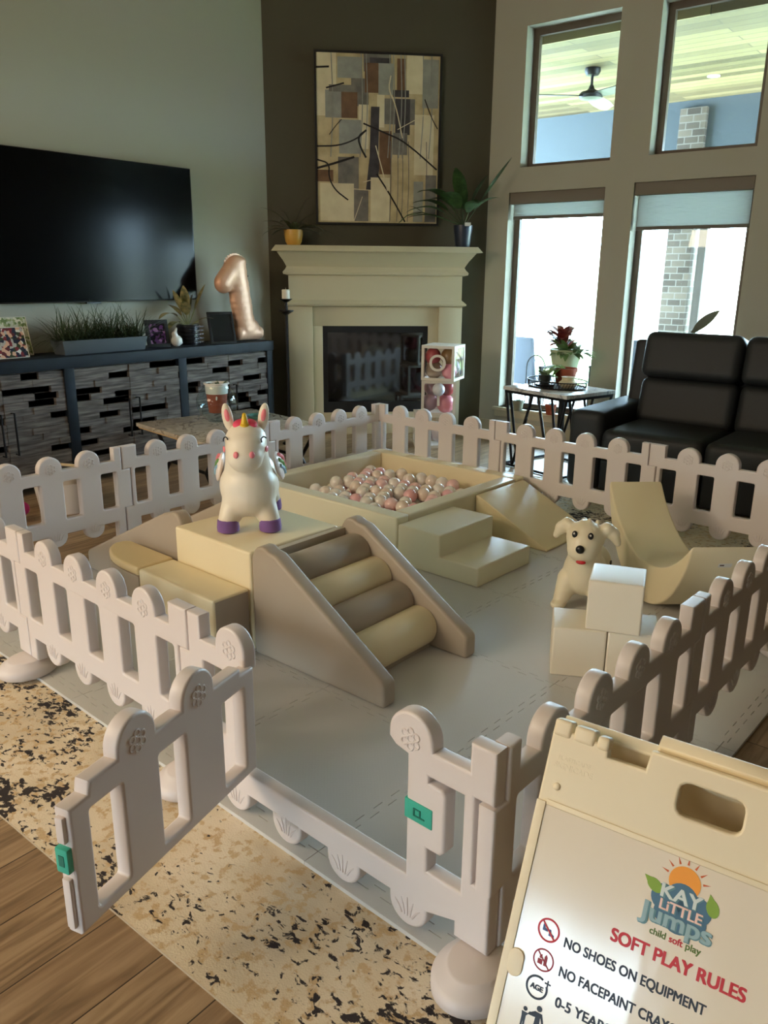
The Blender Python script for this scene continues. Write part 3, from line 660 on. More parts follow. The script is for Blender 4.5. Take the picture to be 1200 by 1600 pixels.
def candlestick(x, y, z, H_, lab, candle=False, disc=.055):
    e = empty('candlestick', (x, y, z), 0, lab, 'candlestick', 'tall iron candlesticks')
    MB().lathe([(.001, 0), (.065, 0), (.06, .012), (.02, .03), (.012, .05)]).build('base', BLACKM, e, smooth=True)
    MB().tube([(0, 0, .03), (0, 0, H_ - .1)], .0105).build('pole', BLACKM, e, smooth=True)
    MB().lathe([(.001, H_ - .135), (.014, H_ - .135), (disc + .01, H_ - .104), (disc + .01, H_ - .096), (.001, H_ - .096)]).build('lower_disc', BLACKM, e, smooth=True)
    MB().lathe([(.012, H_ - .1), (.012, H_ - .03), (.03, H_ - .022), (disc, H_ - .004), (disc, H_), (.001, H_ - .002)]).build('cup', BLACKM, e, smooth=True)
    if candle:
        c = MB().lathe([(.001, H_), (.034, H_), (.034, H_ + .072), (.03, H_ + .077), (.001, H_ + .074)]).build('candle', mat('wax', (228, 222, 208), .5), e, smooth=True)
        MB().tube([(0, 0, H_ + .074), (0, 0, H_ + .092)], .0018, 6).build('wick', mat('wick', (200, 190, 170), .8), c)
candlestick(-5.515, 4.90, CZ, .64, 'tall black iron candlestick without a candle, behind the number balloon')
candlestick(-5.13, 5.06, FZ, 1.275, 'tall floor candlestick with a white candle between console and mantel', True)

# ------------------------------------------------------------------ coffee table with fishbowl
e = empty('coffee_table', (-4.917, 3.322, FZ), R(-9), 'low coffee table with a pale stone top behind the left fence', 'table')
STONE = marble_mat('pale_stone', (196, 184, 166), (170, 158, 142), (140, 128, 114))
MB().box((0, 0, .428), (1.06, .98, .455)).build('top', STONE, e, bevel=.003)
MB().box((.012, .012, .438 - .022), (1.048, .968, .428)).build('top_rim', mat('oak_edge', (196, 160, 112), .5), e)
for x, y in ((.12, .10), (.12, .88), (.94, .10), (.94, .88)):
    sx = 1 if x < .5 else -1
    MB().tube([(x, y, .415), (x + sx * .16, y, .21), (x, y, 0)], .014, 8).build('leg', BLACKM, e, smooth=True)
for y in (.10, .88):
    MB().tube([(.28, y, .21), (.78, y, .21)], .012, 8).build('stretcher', BLACKM, e, smooth=True)
TZ = .436
BOWLG = glass('bowl_glass', (238, 246, 246), 1.5, gain=1.2)
e = empty('fishbowl', (-4.53, 3.75, TZ), 0, 'round clear glass fishbowl on the coffee table holding a clay pot', 'bowl')
pr = [(.001, 0), (.06, .0), (.06, .004)]
MB().lathe([(.001, 0), (.07, 0)] + [(.148 * math.sin(R(a)), .135 - .14 * math.cos(R(a))) for a in range(32, 142, 6)] + [(.100, .255), (.097, .258)], seg=40, cap=False).build('bowl', BOWLG, e, smooth='all')
e = empty('potted_plant', (-4.53, 3.75, TZ + .065), 0, 'terracotta pot with a white rim and small succulent, inside the fishbowl', 'plant')
MB().lathe([(.001, 0), (.062, 0), (.076, .155), (.07, .155), (.066, .12)]).build('pot', TERRA, e, smooth=True)
MB().lathe([(.0745, .135), (.079, .135), (.082, .20), (.092, .203), (.092, .212), (.074, .212), (.072, .15)], cap=False).build('rim', WHITEC, e, smooth=True)
MB().lathe([(.001, .165), (.073, .166)], cap=False).build('soil', SOIL, e)
q = MB()
for k in range(5): q.ball((.050 + .012 * math.cos(k), -.057 + k * .006, .105 + .012 * (k % 2) - k * .004), (.006, .006, .010), 8, 6)
q.build('painted_mark', WHITEC, e, smooth=True)
q = MB()
for k in range(12):
    a = k * 2.4; q.leaf((.03 * math.cos(a), .03 * math.sin(a), .17), (math.cos(a), math.sin(a), .6 + .3 * (k % 3)), .07 + .02 * (k % 2), .028, .3)
q.build('foliage', mat('succulent', (84, 104, 78), .5), e, smooth=True)
e = MB().lathe([(.001, 0), (.05, 0), (.075, .012), (.085, .03), (.08, .03), (.07, .016), (.001, .008)], seg=32).build('glass_dish', mat('turquoise_glass', (120, 176, 168), .08, trans=.6), smooth=True, loc=(-4.37, 4.0, TZ))
tag(e, 'small shallow turquoise glass dish on the coffee table beside the fishbowl', 'dish')

# ------------------------------------------------------------------ side table by the window
e = empty('side_table', (-3.25, 5.60, FZ), R(-15), 'end table with grey stone top and black zigzag metal legs by the window', 'table')
MB().box((0, 0, .612), (.66, .56, .64)).build('top', marble_mat('grey_marble', (214, 212, 206), (188, 188, 186), (150, 150, 152)), e, bevel=.003)
q = MB(); q.box((.01, .01, .590), (.65, .03, .612)); q.box((.01, .53, .590), (.65, .55, .612)); q.box((.01, .03, .590), (.03, .53, .612)); q.box((.63, .03, .590), (.65, .53, .612)); q.build('apron', BLACKM, e)
for a, b_ in (((.02, .02), (.12, .02)), ((.30, .02), (.12, .02)), ((.36, .02), (.52, .02)), ((.64, .02), (.52, .02)), ((.02, .54), (.12, .54)), ((.30, .54), (.12, .54)), ((.36, .54), (.52, .54)), ((.64, .54), (.52, .54)), ((.02, .06), (.02, .18)), ((.02, .32), (.02, .18)), ((.64, .06), (.64, .18)), ((.64, .32), (.64, .18))):
    MB().tube([(*a, .592), (*b_, .012)], .011, 8).build('leg', BLACKM, e, smooth=True)
MB().tube([(.02, .02, .012), (.64, .02, .012), (.64, .54, .012), (.02, .54, .012)], .011, 8, closed=True).build('floor_rail', BLACKM, e)
SZ = .6205
e = empty('serving_tray', (-2.90, 5.83, SZ), R(-15), 'oval black wire rimmed tray on the end table', 'tray')
MB().lathe([(.001, 0), (.25, 0), (.255, .006), (.001, .006)], sy=.72, seg=40).build('base', BLACKM, e, smooth=True)
q = MB()
for z, r_ in ((.008, .252), (.055, .262)): q.tube([(r_ * math.cos(R(a)), .72 * r_ * math.sin(R(a)), z) for a in range(0, 360, 9)], .0045, 6, closed=True)
for a in range(0, 360, 6): q.tube([(.252 * math.cos(R(a)), .72 * .252 * math.sin(R(a)), .006), (.262 * math.cos(R(a + 5)), .72 * .262 * math.sin(R(a + 5)), .055)], .0022, 5)
q.build('wire_rim', BLACKM, e)
TRZ = SZ + .0065
e = empty('potted_plant', (-2.99, 5.80, TRZ), 0, 'small pale succulent in a dark pot on a saucer in the tray', 'plant')
MB().lathe([(.001, 0), (.07, 0), (.085, .012), (.08, .016), (.001, .012)]).build('saucer', mat('dark_saucer', (40, 40, 38), .4), e, smooth=True)
MB().lathe([(.001, .012), (.038, .012), (.05, .085), (.046, .085), (.04, .06)]).build('pot', mat('dark_pot', (34, 38, 34), .4), e, smooth=True)
q = MB()
for k in range(16):
    a = k * 2.4; q.leaf((.02 * math.cos(a), .02 * math.sin(a), .075), (math.cos(a), math.sin(a), .3 + .35 * (k % 4)), .09, .03, .7)
q.build('foliage', mat('pale_leaf', (150, 172, 140), .5, var=(20, .8, (70, 100, 60))), e, smooth=True)
e = MB().lathe([(.001, 0), (.05, 0), (.07, .02), (.072, .038), (.05, .055), (.048, .075), (.055, .082), (.05, .082), (.001, .07)]).build('ceramic_jar', mat('cream_glaze', (206, 192, 156), .3), smooth=True, loc=(-2.80, 5.82, TRZ))
tag(e, 'squat cream ceramic jar standing in the oval tray', 'jar')
e = empty('potted_plant', (-2.84, 6.00, SZ + .0015 + .0), 0, 'terracotta pot with trailing green plant behind the cream jar', 'plant')
e.location = (-2.93, 6.03, .6405 - .02)
MB().lathe([(.001, 0), (.07, 0), (.088, .10), (.094, .10), (.094, .13), (.084, .13), (.08, .10)]).build('pot', TERRA, e, smooth=True)
MB().lathe([(.001, .115), (.082, .116)], cap=False).build('soil', SOIL, e)
q = MB()
for k in range(16):
    a = 2.2 + k * .16; q.leaf((.05 * math.cos(a), .05 * math.sin(a), .12), (math.cos(a), math.sin(a), .4 + .2 * (k % 3)), .15, .035, 1.3)
q.build('foliage', mat('lime_leaf', (112, 140, 66), .5), e, smooth=True)
e = empty('begonia_pot', (-3.17, 6.50, FZ), 0, 'red leafed begonia in a pale green pot on a slim stand before the left window', 'plant')
e.location.z = FZ; BGZ = .26
MB().lathe([(.001, 0), (.10, 0), (.07, .02), (.03, .05), (.03, .38 + BGZ), (.09, .42 + BGZ), (.10, .425 + BGZ)]).build('stand', BLACKM, e, smooth=True)
MB().lathe([(.001, .425 + BGZ), (.10, .425 + BGZ), (.135, .60 + BGZ), (.14, .615 + BGZ), (.13, .615 + BGZ), (.125, .58 + BGZ)]).build('pot', mat('pale_green_pot', (196, 208, 170), .4), e, smooth=True)
MB().lathe([(.001, .585 + BGZ), (.127, .586 + BGZ)], cap=False).build('soil', SOIL, e)
q = MB()
for k in range(60):
    a = rnd.uniform(0, 6.28); el = rnd.uniform(.2, 1.4); r_ = rnd.uniform(.02, .1)
    q.leaf((r_ * math.cos(a) + .04, r_ * math.sin(a), .585 + BGZ), (math.cos(a) * .7 + .35, math.sin(a) * .7, el), rnd.uniform(.12, .2), .05, 1.0, nseg=5)
q.build('green_leaves', mat('bright_leaf', (122, 150, 96), .5, var=(18, .8, (80, 116, 64))), e, smooth=True)['kind'] = 'stuff'
q = MB()
for k in range(60):
    a = rnd.uniform(0, 6.28); el = rnd.uniform(.3, 1.6); r_ = rnd.uniform(.0, .07)
    q.leaf((r_ * math.cos(a) - .05, r_ * math.sin(a), .66 + BGZ + rnd.uniform(-.03, .08)), (math.cos(a) * .8 - .35, math.sin(a) * .8, el), rnd.uniform(.11, .2), .06, .9, nseg=5)
q.build('red_leaves', mat('red_leaf', (146, 62, 52), .5, var=(18, .8, (104, 44, 40))), e, smooth=True)['kind'] = 'stuff'
for x, lab, mt_ in ((-3.70, 'small greenish pot on the left end of the window sill', mat('sage_pot', (120, 122, 100), .7)), (-3.36, 'brown clay pot on the window sill behind the end table', TERRA)):
    e = empty('flower_pot', (x, 6.665, .2405), 0, lab, 'pot', 'pots on the window sill')
    MB().lathe([(.001, 0), (.038, 0), (.05, .075), (.054, .075), (.054, .095), (.046, .095), (.044, .07)]).build('pot', mt_, e, smooth=True)
    MB().lathe([(.001, .082), (.046, .083)], cap=False).build('soil', SOIL, e)
    q = MB()
    for k in range(8):
        a = k * 2.4; q.leaf((0, 0, .08), (math.cos(a), math.sin(a), .7), .08, .02, .6)
    q.build('foliage', GREENL, e, smooth=True)
e = empty('house_plant', (-2.24, 6.69, .2405), 0, 'broad leafed plant on the sill behind the sofa, only its leaves showing', 'plant')
MB().lathe([(.001, 0), (.055, 0), (.07, .14), (.064, .14), (.06, .11)]).build('pot', WHITEC, e, smooth=True)
q = MB()
for (dx, dz, ln, wd, s0) in [(.75, .8, .26, .08, .80), (.95, .22, .20, .06, .70), (.3, 1, .2, .06, .64), (.6, .5, .16, .05, .66)]:
    b0 = Vector((0, -.005, .11)); p1 = Vector((.1 * dx, -.01, s0)); q.tube([b0, b0.lerp(p1, .5), p1], .005, 6); q.leaf(p1, (dx, -.05, dz), ln, wd, .2, upv=(0, -1, .2))
q.build('foliage', mat('grey_leaf', (92, 104, 88), .5), e, smooth=True)

# ------------------------------------------------------------------ sofa
e = empty('recliner_sofa', (-2.45, 5.12, FZ), 0, 'dark grey leather reclining sofa under the right window', 'sofa')
def cush(name, a, b_, bev=.05, tilt=0, seg=4, piv=None, dome=.0):
    q = MB(); nx, nz_ = 8, 6
    o = MB().box(a, b_).build(name, LEATHER, e, bevel=bev, seg=seg)
    if tilt:
        M = Matrix.Translation(piv) @ Matrix.Rotation(tilt, 4, 'X') @ Matrix.Translation(-Vector(piv)); o.data.transform(M)
    return o
SW = .69
cush('base', (.24, .14, .06), (.24 + SW * 3, 1.0, .30), .02)
for sx, nm in ((0, 'armrest'), (.24 + SW * 3, 'armrest')):
    cush(nm, (sx, .02, .05), (sx + .25, 1.0, .60), .07, seg=6)
for k in range(3):
    x = .25 + k * SW
    cush('seat_cushion', (x, .0, .27), (x + SW - .008, .72, .49), .07, seg=6)
    cush('footrest_panel', (x + .01, .01, .06), (x + SW - .02, .06, .28), .02)
    cush('lumbar_cushion', (x, .56, .46), (x + SW - .008, .80, .80), .075, R(-13), 6, (0, .60, .46))
    cush('head_cushion', (x, .50, .79), (x + SW - .008, .80, 1.115), .075, R(-13), 6, (0, .60, .46))
cush('back_panel', (.10, .74, .30), (.24 + SW * 3 + .1, .90, 1.04), .04, R(-9), 4, (0, .8, .3))

# ------------------------------------------------------------------ balloon boxes
BOXW = mat('box_white', (226, 220, 208), .55)
CLEAR = glass('clear_film', (250, 246, 248), 1.4, gain=1.0)
def balloon_box(p, yaw, z, letter, lab, balls, dark=False):
    e = empty('balloon_box', (p[0], p[1], z), yaw, lab, 'letter box', 'stacked letter boxes')
    S = .15; b_ = .024; H_ = .30
    q = MB()
    for sx in (-1, 1):
        for sy in (-1, 1):
            q.box((sx * S - (b_ if sx > 0 else 0), sy * S - (b_ if sy > 0 else 0), 0), (sx * S + (b_ if sx < 0 else 0), sy * S + (b_ if sy < 0 else 0), H_))
    for z0 in (0, H_ - b_):
        for s_ in (-1, 1):
            q.box((-S + b_, s_ * S - (.004 if s_ > 0 else 0), z0), (S - b_, s_ * S + (.004 if s_ < 0 else 0), z0 + b_)); q.box((s_ * S - (.004 if s_ > 0 else 0), -S + b_, z0), (s_ * S + (.004 if s_ < 0 else 0), S - b_, z0 + b_))
    q.box((-S + .004, -S + .004, 0), (S - .004, S - .004, .004)); q.box((-S + .004, -S + .004, H_ - .004), (S - .004, S - .004, H_))
    q.build('frame', BOXW, e)
    q = MB()
    for s_ in (-1, 1):
        q.add([(-S + b_, s_ * (S - .003), b_), (S - b_, s_ * (S - .003), b_), (S - b_, s_ * (S - .003), H_ - b_), (-S + b_, s_ * (S - .003), H_ - b_)], [(0, 1, 2, 3)])
        q.add([(s_ * (S - .003), -S + b_, b_), (s_ * (S - .003), S - b_, b_), (s_ * (S - .003), S - b_, H_ - b_), (s_ * (S - .003), -S + b_, H_ - b_)], [(0, 1, 2, 3)])
    q.build('clear_window', CLEAR, e)
    if letter:
        t_ = text_mesh(letter, .2, BOXW, 'CENTER', .0015, .002); t_.name = 'letter'; t_.parent = e; t_.location = (0, -S - .003, .085); t_.rotation_euler = (R(90), 0, 0)
    return e
BPINK = mat('balloon_pink', (228, 150, 160), .3); BROSE = mat('balloon_rose', (178, 84, 84), .3); BGOLD = mat('balloon_gold', (140, 112, 70), .3); BSAND = mat('balloon_sand', (150, 134, 112), .35); BWHT = mat('balloon_white', (222, 224, 232), .3); BLIL = mat('balloon_lilac', (176, 146, 152), .35)
def balloon(e_, p, r, mt_, lab):
    M = e_.matrix_basis
    q = MB().ball((0, 0, 0), (r, r, r * 1.08)); q.lathe([(.001, -r * 1.16), (.012, -r * 1.16), (.004, -r * 1.07)], seg=10)
    o = q.build('balloon', mt_, smooth=True, loc=M @ Vector(p)); tag(o, lab, 'balloon', 'balloons in the letter boxes')
# box I : front face through (-4.105,5.67)..(-3.86,5.84)
yaw = math.atan2(.17, .245); fc = Vector((-3.983, 5.755)); nrm = Vector((math.sin(yaw), -math.cos(yaw)))
c2 = fc - nrm * .15
B3 = balloon_box((c2.x - .06, c2.y - .02), yaw + R(6), FZ, None, 'bottom white letter box of the stack, mostly hidden by the fence', [])
B2 = balloon_box(c2, yaw, .2805, 'I', 'middle white letter box marked I with pink and white balloons', [])
B1 = balloon_box((c2.x + .035, c2.y + .01), yaw - R(27) + R(8), .581, 'O', 'top white letter box marked O, turned beside the fireplace', [])
for e_, lst in ((B1, [((-.075, -.06, .20), .07, BROSE, 'dark rose balloon at the upper left of the box marked O'), ((.07, -.06, .205), .07, BGOLD, 'brownish gold balloon at the upper right of the box marked O'), ((-.065, -.055, .085), .075, BSAND, 'sand coloured balloon at the lower left of the box marked O'), ((.08, -.07, .08), .066, BPINK, 'pink balloon at the lower right of the box marked O'), ((.06, .075, .10), .068, BWHT, 'white balloon at the back of the box marked O'), ((.05, .07, .23), .06, BLIL, 'lilac balloon high at the back of the box marked O')]),
                (B2, [((.065, -.06, .09), .078, BPINK, 'large pink balloon at the lower right of the box marked I'), ((.075, -.06, .225), .062, BROSE, 'rose balloon in the upper right of the box marked I'), ((-.075, -.05, .10), .07, BLIL, 'lilac balloon at the left of the box marked I'), ((-.07, -.03, .225), .06, BLIL, 'lilac balloon at the upper left of the box marked I'), ((.0, .075, .15), .066, BWHT, 'pale balloon at the back of the box marked I')]),
                (B3, [((-.06, -.05, .10), .075, BLIL, 'lilac balloon at the left of the bottom letter box'), ((.065, -.05, .12), .075, BWHT, 'white balloon at the right of the bottom letter box')])):
    for p, r_, mt_, lab in lst: balloon(e_, p, r_, mt_, lab)
q = MB().ball((0, 0, 0), .055); o = q.build('balloon', BWHT, smooth=True, loc=B2.matrix_basis @ Vector((.0, -.212, .235))); tag(o, 'small pale blue white balloon stuck on the front of the box marked I', 'balloon')

# ------------------------------------------------------------------ rug and play mat
PF = Vector((-.6912, 1.2388, 0)); PYAW = -.0515
U = Vector((math.cos(PYAW), math.sin(PYAW), 0)); V = Vector((-math.sin(PYAW), math.cos(PYAW), 0))
def PW(u, v, z=0): return PF + U * u + V * v + Vector((0, 0, z))
e = empty('area_rug', PW(0, 0, FZ), PYAW + R(2.6), 'large beige area rug with dark charcoal flecks under the play pen', 'rug')
MB().box((-2.72, -.41, 0), (.16, 4.15, .0075)).build('pile', rug_mat(), e)
q = MB(); q.tube([(-2.72, -.41, .004), (.16, -.41, .004), (.16, 4.15, .004), (-2.72, 4.15, .004)], .0042, 8, closed=True); q.build('bound_edge', mat('rug_binding', (176, 160, 136), .9), e)
FOAM = mat_mat()
pm = empty('play_mat', PW(0, 0, -.0124), PYAW, 'light grey interlocking foam play mat covering the floor of the pen', 'play mat')
TS = .613; U0 = .065 - 5 * TS; V0 = .02
def wave(n, a):                                   # square teeth along an edge of length 1
    out = []
    for k in range(n):
        s_ = 0 if k in (0, n - 1) else (a if k % 2 else -a); out += [(k / n, s_), ((k + 1) / n, s_)]
    return out
TEETH = wave(16, .011); gp = .0011
def foam_tile():
    P_ = lambda t: min(max(t * TS, gp), TS - gp)
    body = [(P_(t), a + gp) for t, a in TEETH] + [(TS + a - gp, P_(t)) for t, a in TEETH][1:] + [(P_(t), TS + a - gp) for t, a in TEETH][::-1][1:] + [(a + gp, P_(t)) for t, a in TEETH][::-1][1:-1]
    return body
tl = None
for i in range(5):
    for k in range(5):
        if tl is None: tl = MB().prism(foam_tile(), 'z', 0, .0122).build('foam_tile', FOAM, pm); o = tl
        else: o = tl.copy(); col.objects.link(o); o.parent = pm
        o.location = (U0 + i * TS, V0 + k * TS, 0)
bs = None
for side in range(4):
    for k in range(5):
        if bs is None:
            top_ = [(t * TS, a - gp) for t, a in TEETH if TS / 16 <= t * TS <= TS - TS / 16]
            bt = MB().prism([(.0008, -.05), (TS - .0008, -.05), (TS - .0008, -gp), (TS - TS / 16, -gp)] + [(t * TS, -a - gp) for t, a in TEETH if TS / 16 <= t * TS <= TS - TS / 16][::-1] + [(TS / 16, -gp), (.0008, -gp)], 'z', 0, .0122).build('border_strip', FOAM, pm); flip_me = bt.data; bpy.data.objects.remove(bt)
            bs = MB().prism([(.0008, -.05), (TS - .0008, -.05), (TS - .0008, -gp), (TS - TS / 16, -gp)] + top_[::-1] + [(TS / 16, -gp), (.0008, -gp)], 'z', 0, .0122).build('border_strip', FOAM, pm); o = bs
        else: o = bs.copy(); col.objects.link(o); o.parent = pm
        if side % 2: o.data = flip_me
        a = [0, R(90), R(180), R(270)][side]; o.rotation_euler = (0, 0, a)
        o.location = [(U0 + k * TS, V0, 0), (U0 + 5 * TS, V0 + k * TS, 0), (U0 + 5 * TS - k * TS, V0 + 5 * TS, 0), (U0, V0 + 5 * TS - k * TS, 0)][side]

# ------------------------------------------------------------------ picket fence
PL = 1.0444; SPC = .21; A0 = (PL - 3 * SPC) / 2; TH = .042
HP, HD, HR, OT, OB, RB, LB, NT, NB = .562, .567, .492, .430, .232, .152, .090, .436, .222
DR = .062
def emboss(mb, x, y, s, kind):                       # raised flower or grass on one face (s = +1 / -1)
    z = s * TH / 2
    if kind == 'flower':
        for k in range(6):
            a = R(60 * k + 30); c = (x + .019 * math.cos(a), y + .019 * math.sin(a))
            mb.tube([(c[0] + .0085 * math.cos(R(t)), c[1] + .0085 * math.sin(R(t)), z) for t in range(0, 360, 45)], .0028, 6, closed=True)
        mb.tube([(x + .009 * math.cos(R(t)), y + .009 * math.sin(R(t)), z) for t in range(0, 360, 45)], .003, 6, closed=True)
    else:
        for dx, ln, tl_ in ((-.026, .030, -.022), (-.013, .042, -.010), (.0, .050, .0), (.013, .042, .010), (.026, .030, .022)):
            mb.tube([(x + dx * .6, y, z), (x + dx * .6 + tl_ * .5, y + ln * .6, z), (x + dx * .6 + tl_, y + ln, z)], [.0035, .003, .001], 6)
def dome(x, r=DR): return arc(x, HD - r, r, 0, 180, 14)
def panel_outline(x0, x1, gate=False):
    # knuckles: left edge narrow at the top, right edge wide at the top, meshing with the neighbours
    j = .020; o_ = []
    o_ += [(j, HP), (j, NT), (-.028, NT), (-.028, NB), (j, NB), (j, .062)]      # left edge going down
    o_ += [(.070, .062), (.070, RB)]
    for k in range(4):
        x = A0 + k * SPC; o_ += [(x - .056, RB)] + arc(x, LB + .056, .056, 180, 360, 12) + [(x + .056, RB)]
    o_ += [(PL - .075, RB), (PL - .075, .062), (PL + .014, .062), (PL + .014, NB), (PL - .034, NB), (PL - .034, NT), (PL + .014, NT), (PL + .014, HP)]
    o_ += [(PL - .075, HP), (PL - .075, HR)]
    for k in (3, 2, 1, 0):
        x = A0 + k * SPC; o_ += [(x + DR, HR)] + dome(x) + [(x - DR, HR)]
    o_ += [(.064, HR), (.064, HP)]
    return o_
def dedupe(p):
    out = []
    for q in p:
        if not out or (abs(q[0] - out[-1][0]) + abs(q[1] - out[-1][1])) > 1e-5: out.append(q)
    if abs(out[0][0] - out[-1][0]) + abs(out[0][1] - out[-1][1]) < 1e-5: out.pop()
    return out
def join_mesh(o, mb):
    me2 = bpy.data.meshes.new('t'); me2.from_pydata(mb.v, [], mb.f)
    bm = bmesh.new(); bm.from_mesh(o.data); bm.from_mesh(me2); bmesh.ops.recalc_face_normals(bm, faces=bm.faces); bm.to_mesh(o.data); bm.free(); bpy.data.meshes.remove(me2)
    o.data.polygons.foreach_set('use_smooth', [True] * len(o.data.polygons)); o.data.set_sharp_from_angle(angle=R(48))
    o.data.update()
ops = []
for k in range(5):
    c = A0 + (k - .5) * SPC; ops.append(rrect(c - .045, OB, c + .045, OT, .008))
proto = curve2d('picket_fence', dedupe(panel_outline(0, PL)), ops, TH, .007, PLASTIC)
em = MB()
for k in range(4):
    for s_ in (1, -1):
        emboss(em, A0 + k * SPC, HD - DR - .002, s_, 'flower'); emboss(em, A0 + k * SPC, LB + .035, s_, 'grass')
join_mesh(proto, em)
proto.data.transform(Matrix.Rotation(R(90), 4, 'X'))       # stand it up: local x along, z up
# each side runs left to right as seen from outside its own end
sides = {'LF': (PW(-3 * PL, 0), PYAW), 'R': (PW(0, 0), PYAW + R(90)), 'BR': (PW(0, 3 * PL), PYAW + R(180)), 'BL': (PW(-3 * PL, 3 * PL), PYAW + R(270))}
SP_LABEL = {('LF', 0): 'front fence panel cut off by the left picture edge', ('LF', 1): 'white picket fence panel at the left front, before the beige step',
            ('R', 0): 'right side fence panel next to the rules sign, its outer face in shade', ('R', 1): 'right side fence panel in the middle, beside the stacked cubes', ('R', 2): 'right side fence panel farthest from the camera, behind the cream rocker',
            ('BR', 0): 'back fence panel at the right, behind the rocker and before the sofa', ('BR', 1): 'back fence panel between the wedge and the sofa arm', ('BR', 2): 'back fence panel right of the far corner, before the letter boxes',
            ('BL', 0): 'back left fence panel left of the far corner, beside the ball pit', ('BL', 1): 'left fence panel behind the unicorn, before the coffee table', ('BL', 2): 'left fence panel nearest the left picture edge, before the console'}
first = True
for (sd, i), lab in SP_LABEL.items():
    o0, yw = sides[sd]
    if first: o = proto; first = False
    else: o = proto.copy(); col.objects.link(o)
    o.location = o0 + Vector((math.cos(yw), math.sin(yw), 0)) * PL * i + Vector((0, 0, .002)); o.rotation_euler = (0, 0, yw)
    tag(o, lab, 'fence panel', 'white picket fence panels')
# feet
FOOTM = PLASTIC
fb = [(.001, 0), (.090, 0), (.098, .008), (.098, .030), (.088, .042), (.074, .048), (.066, .058), (.060, .0615), (.001, .0615)]
foot_at = [(0, 0, 'round white fence foot at the near corner beside the rules sign', 0, -.035), (-PL, 0, 'white fence foot behind the open gate', 0, -.03), (-2 * PL, 0, 'white fence foot on the rug at the left front', 0, -.03), (-3 * PL, 0, 'white fence foot at the left corner', 0, 0),
           (0, PL, 'white fence foot under the right side, nearest the sign', .03, 0), (0, 2 * PL, 'white fence foot at the right picture edge', .03, 0), (0, 3 * PL, 'white fence foot at the right back corner', 0, 0),
           (-PL, 3 * PL, 'white fence foot at the back behind the rocker', 0, .02), (-2 * PL, 3 * PL, 'white fence foot at the back near the end table', 0, .02), (-3 * PL, 3 * PL, 'white fence foot at the far corner', -.055, .055),
           (-3 * PL, 2 * PL, 'white fence foot under the left side by the coffee table', 0, 0), (-3 * PL, PL, 'white fence foot under the left side before the console', 0, 0)]
f0 = None
for u_, v_, lab, du, dv in foot_at:
    if f0 is None: f0 = MB().lathe(fb, seg=40).build('fence_stand', FOOTM, smooth=True, angle=60); o = f0
    else: o = f0.copy(); col.objects.link(o)
    o.location = PW(u_ + du, v_ + dv, .0005); o.rotation_euler = (0, 0, PYAW)
    if du: o.scale = (1.12, .92, 1)
    elif v_ == 0 and u_ > -3: o.scale = (.92, 1.12, 1)
    tag(o, lab, 'fence foot', 'fence feet')
# gate frame panel (third of the front side)
gx = A0; dx3 = A0 + 3 * SPC
j = .020
po = [(j, HP), (j, NT), (-.028, NT), (-.028, NB), (j, NB), (j, .062), (.070, .062), (.070, .10)]
for k in range(4):
    x = A0 + k * SPC; po += [(x - .056, .075)] + arc(x, .012 + .050, .056, 180, 360, 12) + [(x + .056, .075)]
po += [(PL - .075, .10), (PL - .075, .062), (PL + .014, .062), (PL + .014, NB), (PL - .034, NB), (PL - .034, NT), (PL + .014, NT), (PL + .014, HP), (PL - .050, HP), (PL - .050, HR), (dx3 + DR, HR)]
po += arc(dx3, HD - DR, DR, 0, 180, 14) + [(dx3 - DR, .487), (dx3 - DR + .02, .470), (dx3 - .008, .462), (dx3 - .008, .145)]
po += [(gx + .015, .145), (gx + .015, .455), (gx + DR, .462)] + [(gx + DR, .47)] + arc(gx, HD - DR, DR, 0, 180, 14) + [(gx - DR, HR), (.075, HR), (.075, HP)]
h1 = rrect(.085, OB, gx - .035, OT, .006)
# the latch block leaves a C shaped opening
xa, xb = dx3 + .052, PL - .062
h2 = [(xa, OT), (xb, OT), (xb, .185), (xa, .185), (xa, .245), (xa + .035, .245), (xa + .047, .258), (xa + .047, .402), (xa + .035, .414), (xa, .414)]
gf = empty('gate_frame', PW(-PL, 0, .002), PYAW, 'white front fence section with its gate standing open and a teal latch', 'gate')
o = curve2d('frame', dedupe(po), [h1, h2], TH, .007, PLASTIC)
em = MB()
for x in (gx, dx3):
    for s_ in (1, -1): emboss(em, x, HD - DR - .002, s_, 'flower')
for k in range(4):
    for s_ in (1, -1): emboss(em, A0 + k * SPC, .035, s_, 'grass')
join_mesh(o, em); o.data.transform(Matrix.Rotation(R(90), 4, 'X')); o.parent = gf
lp = MB().box((dx3 - .011, -TH / 2 - .0025, .303), (dx3 + .066, TH / 2 + .0025, .353)).build('latch_plate', TEAL, gf, bevel=.002)
q = MB()
for s_ in (1, -1):
    y0, y1 = (TH / 2 + .0025, TH / 2 + .0045) if s_ > 0 else (-TH / 2 - .0045, -TH / 2 - .0025)
    q.box((dx3 + .015, y0, .318), (dx3 + .018, y1, .338)); q.box((dx3 + .015, y0, .318), (dx3 + .046, y1, .321)); q.box((dx3 + .032, y0, .318), (dx3 + .035, y1, .338)); q.box((dx3 + .015, y0, .335), (dx3 + .030, y1, .338))
q.build('latch_mark', mat('teal_dark', (30, 110, 96), .5), lp)
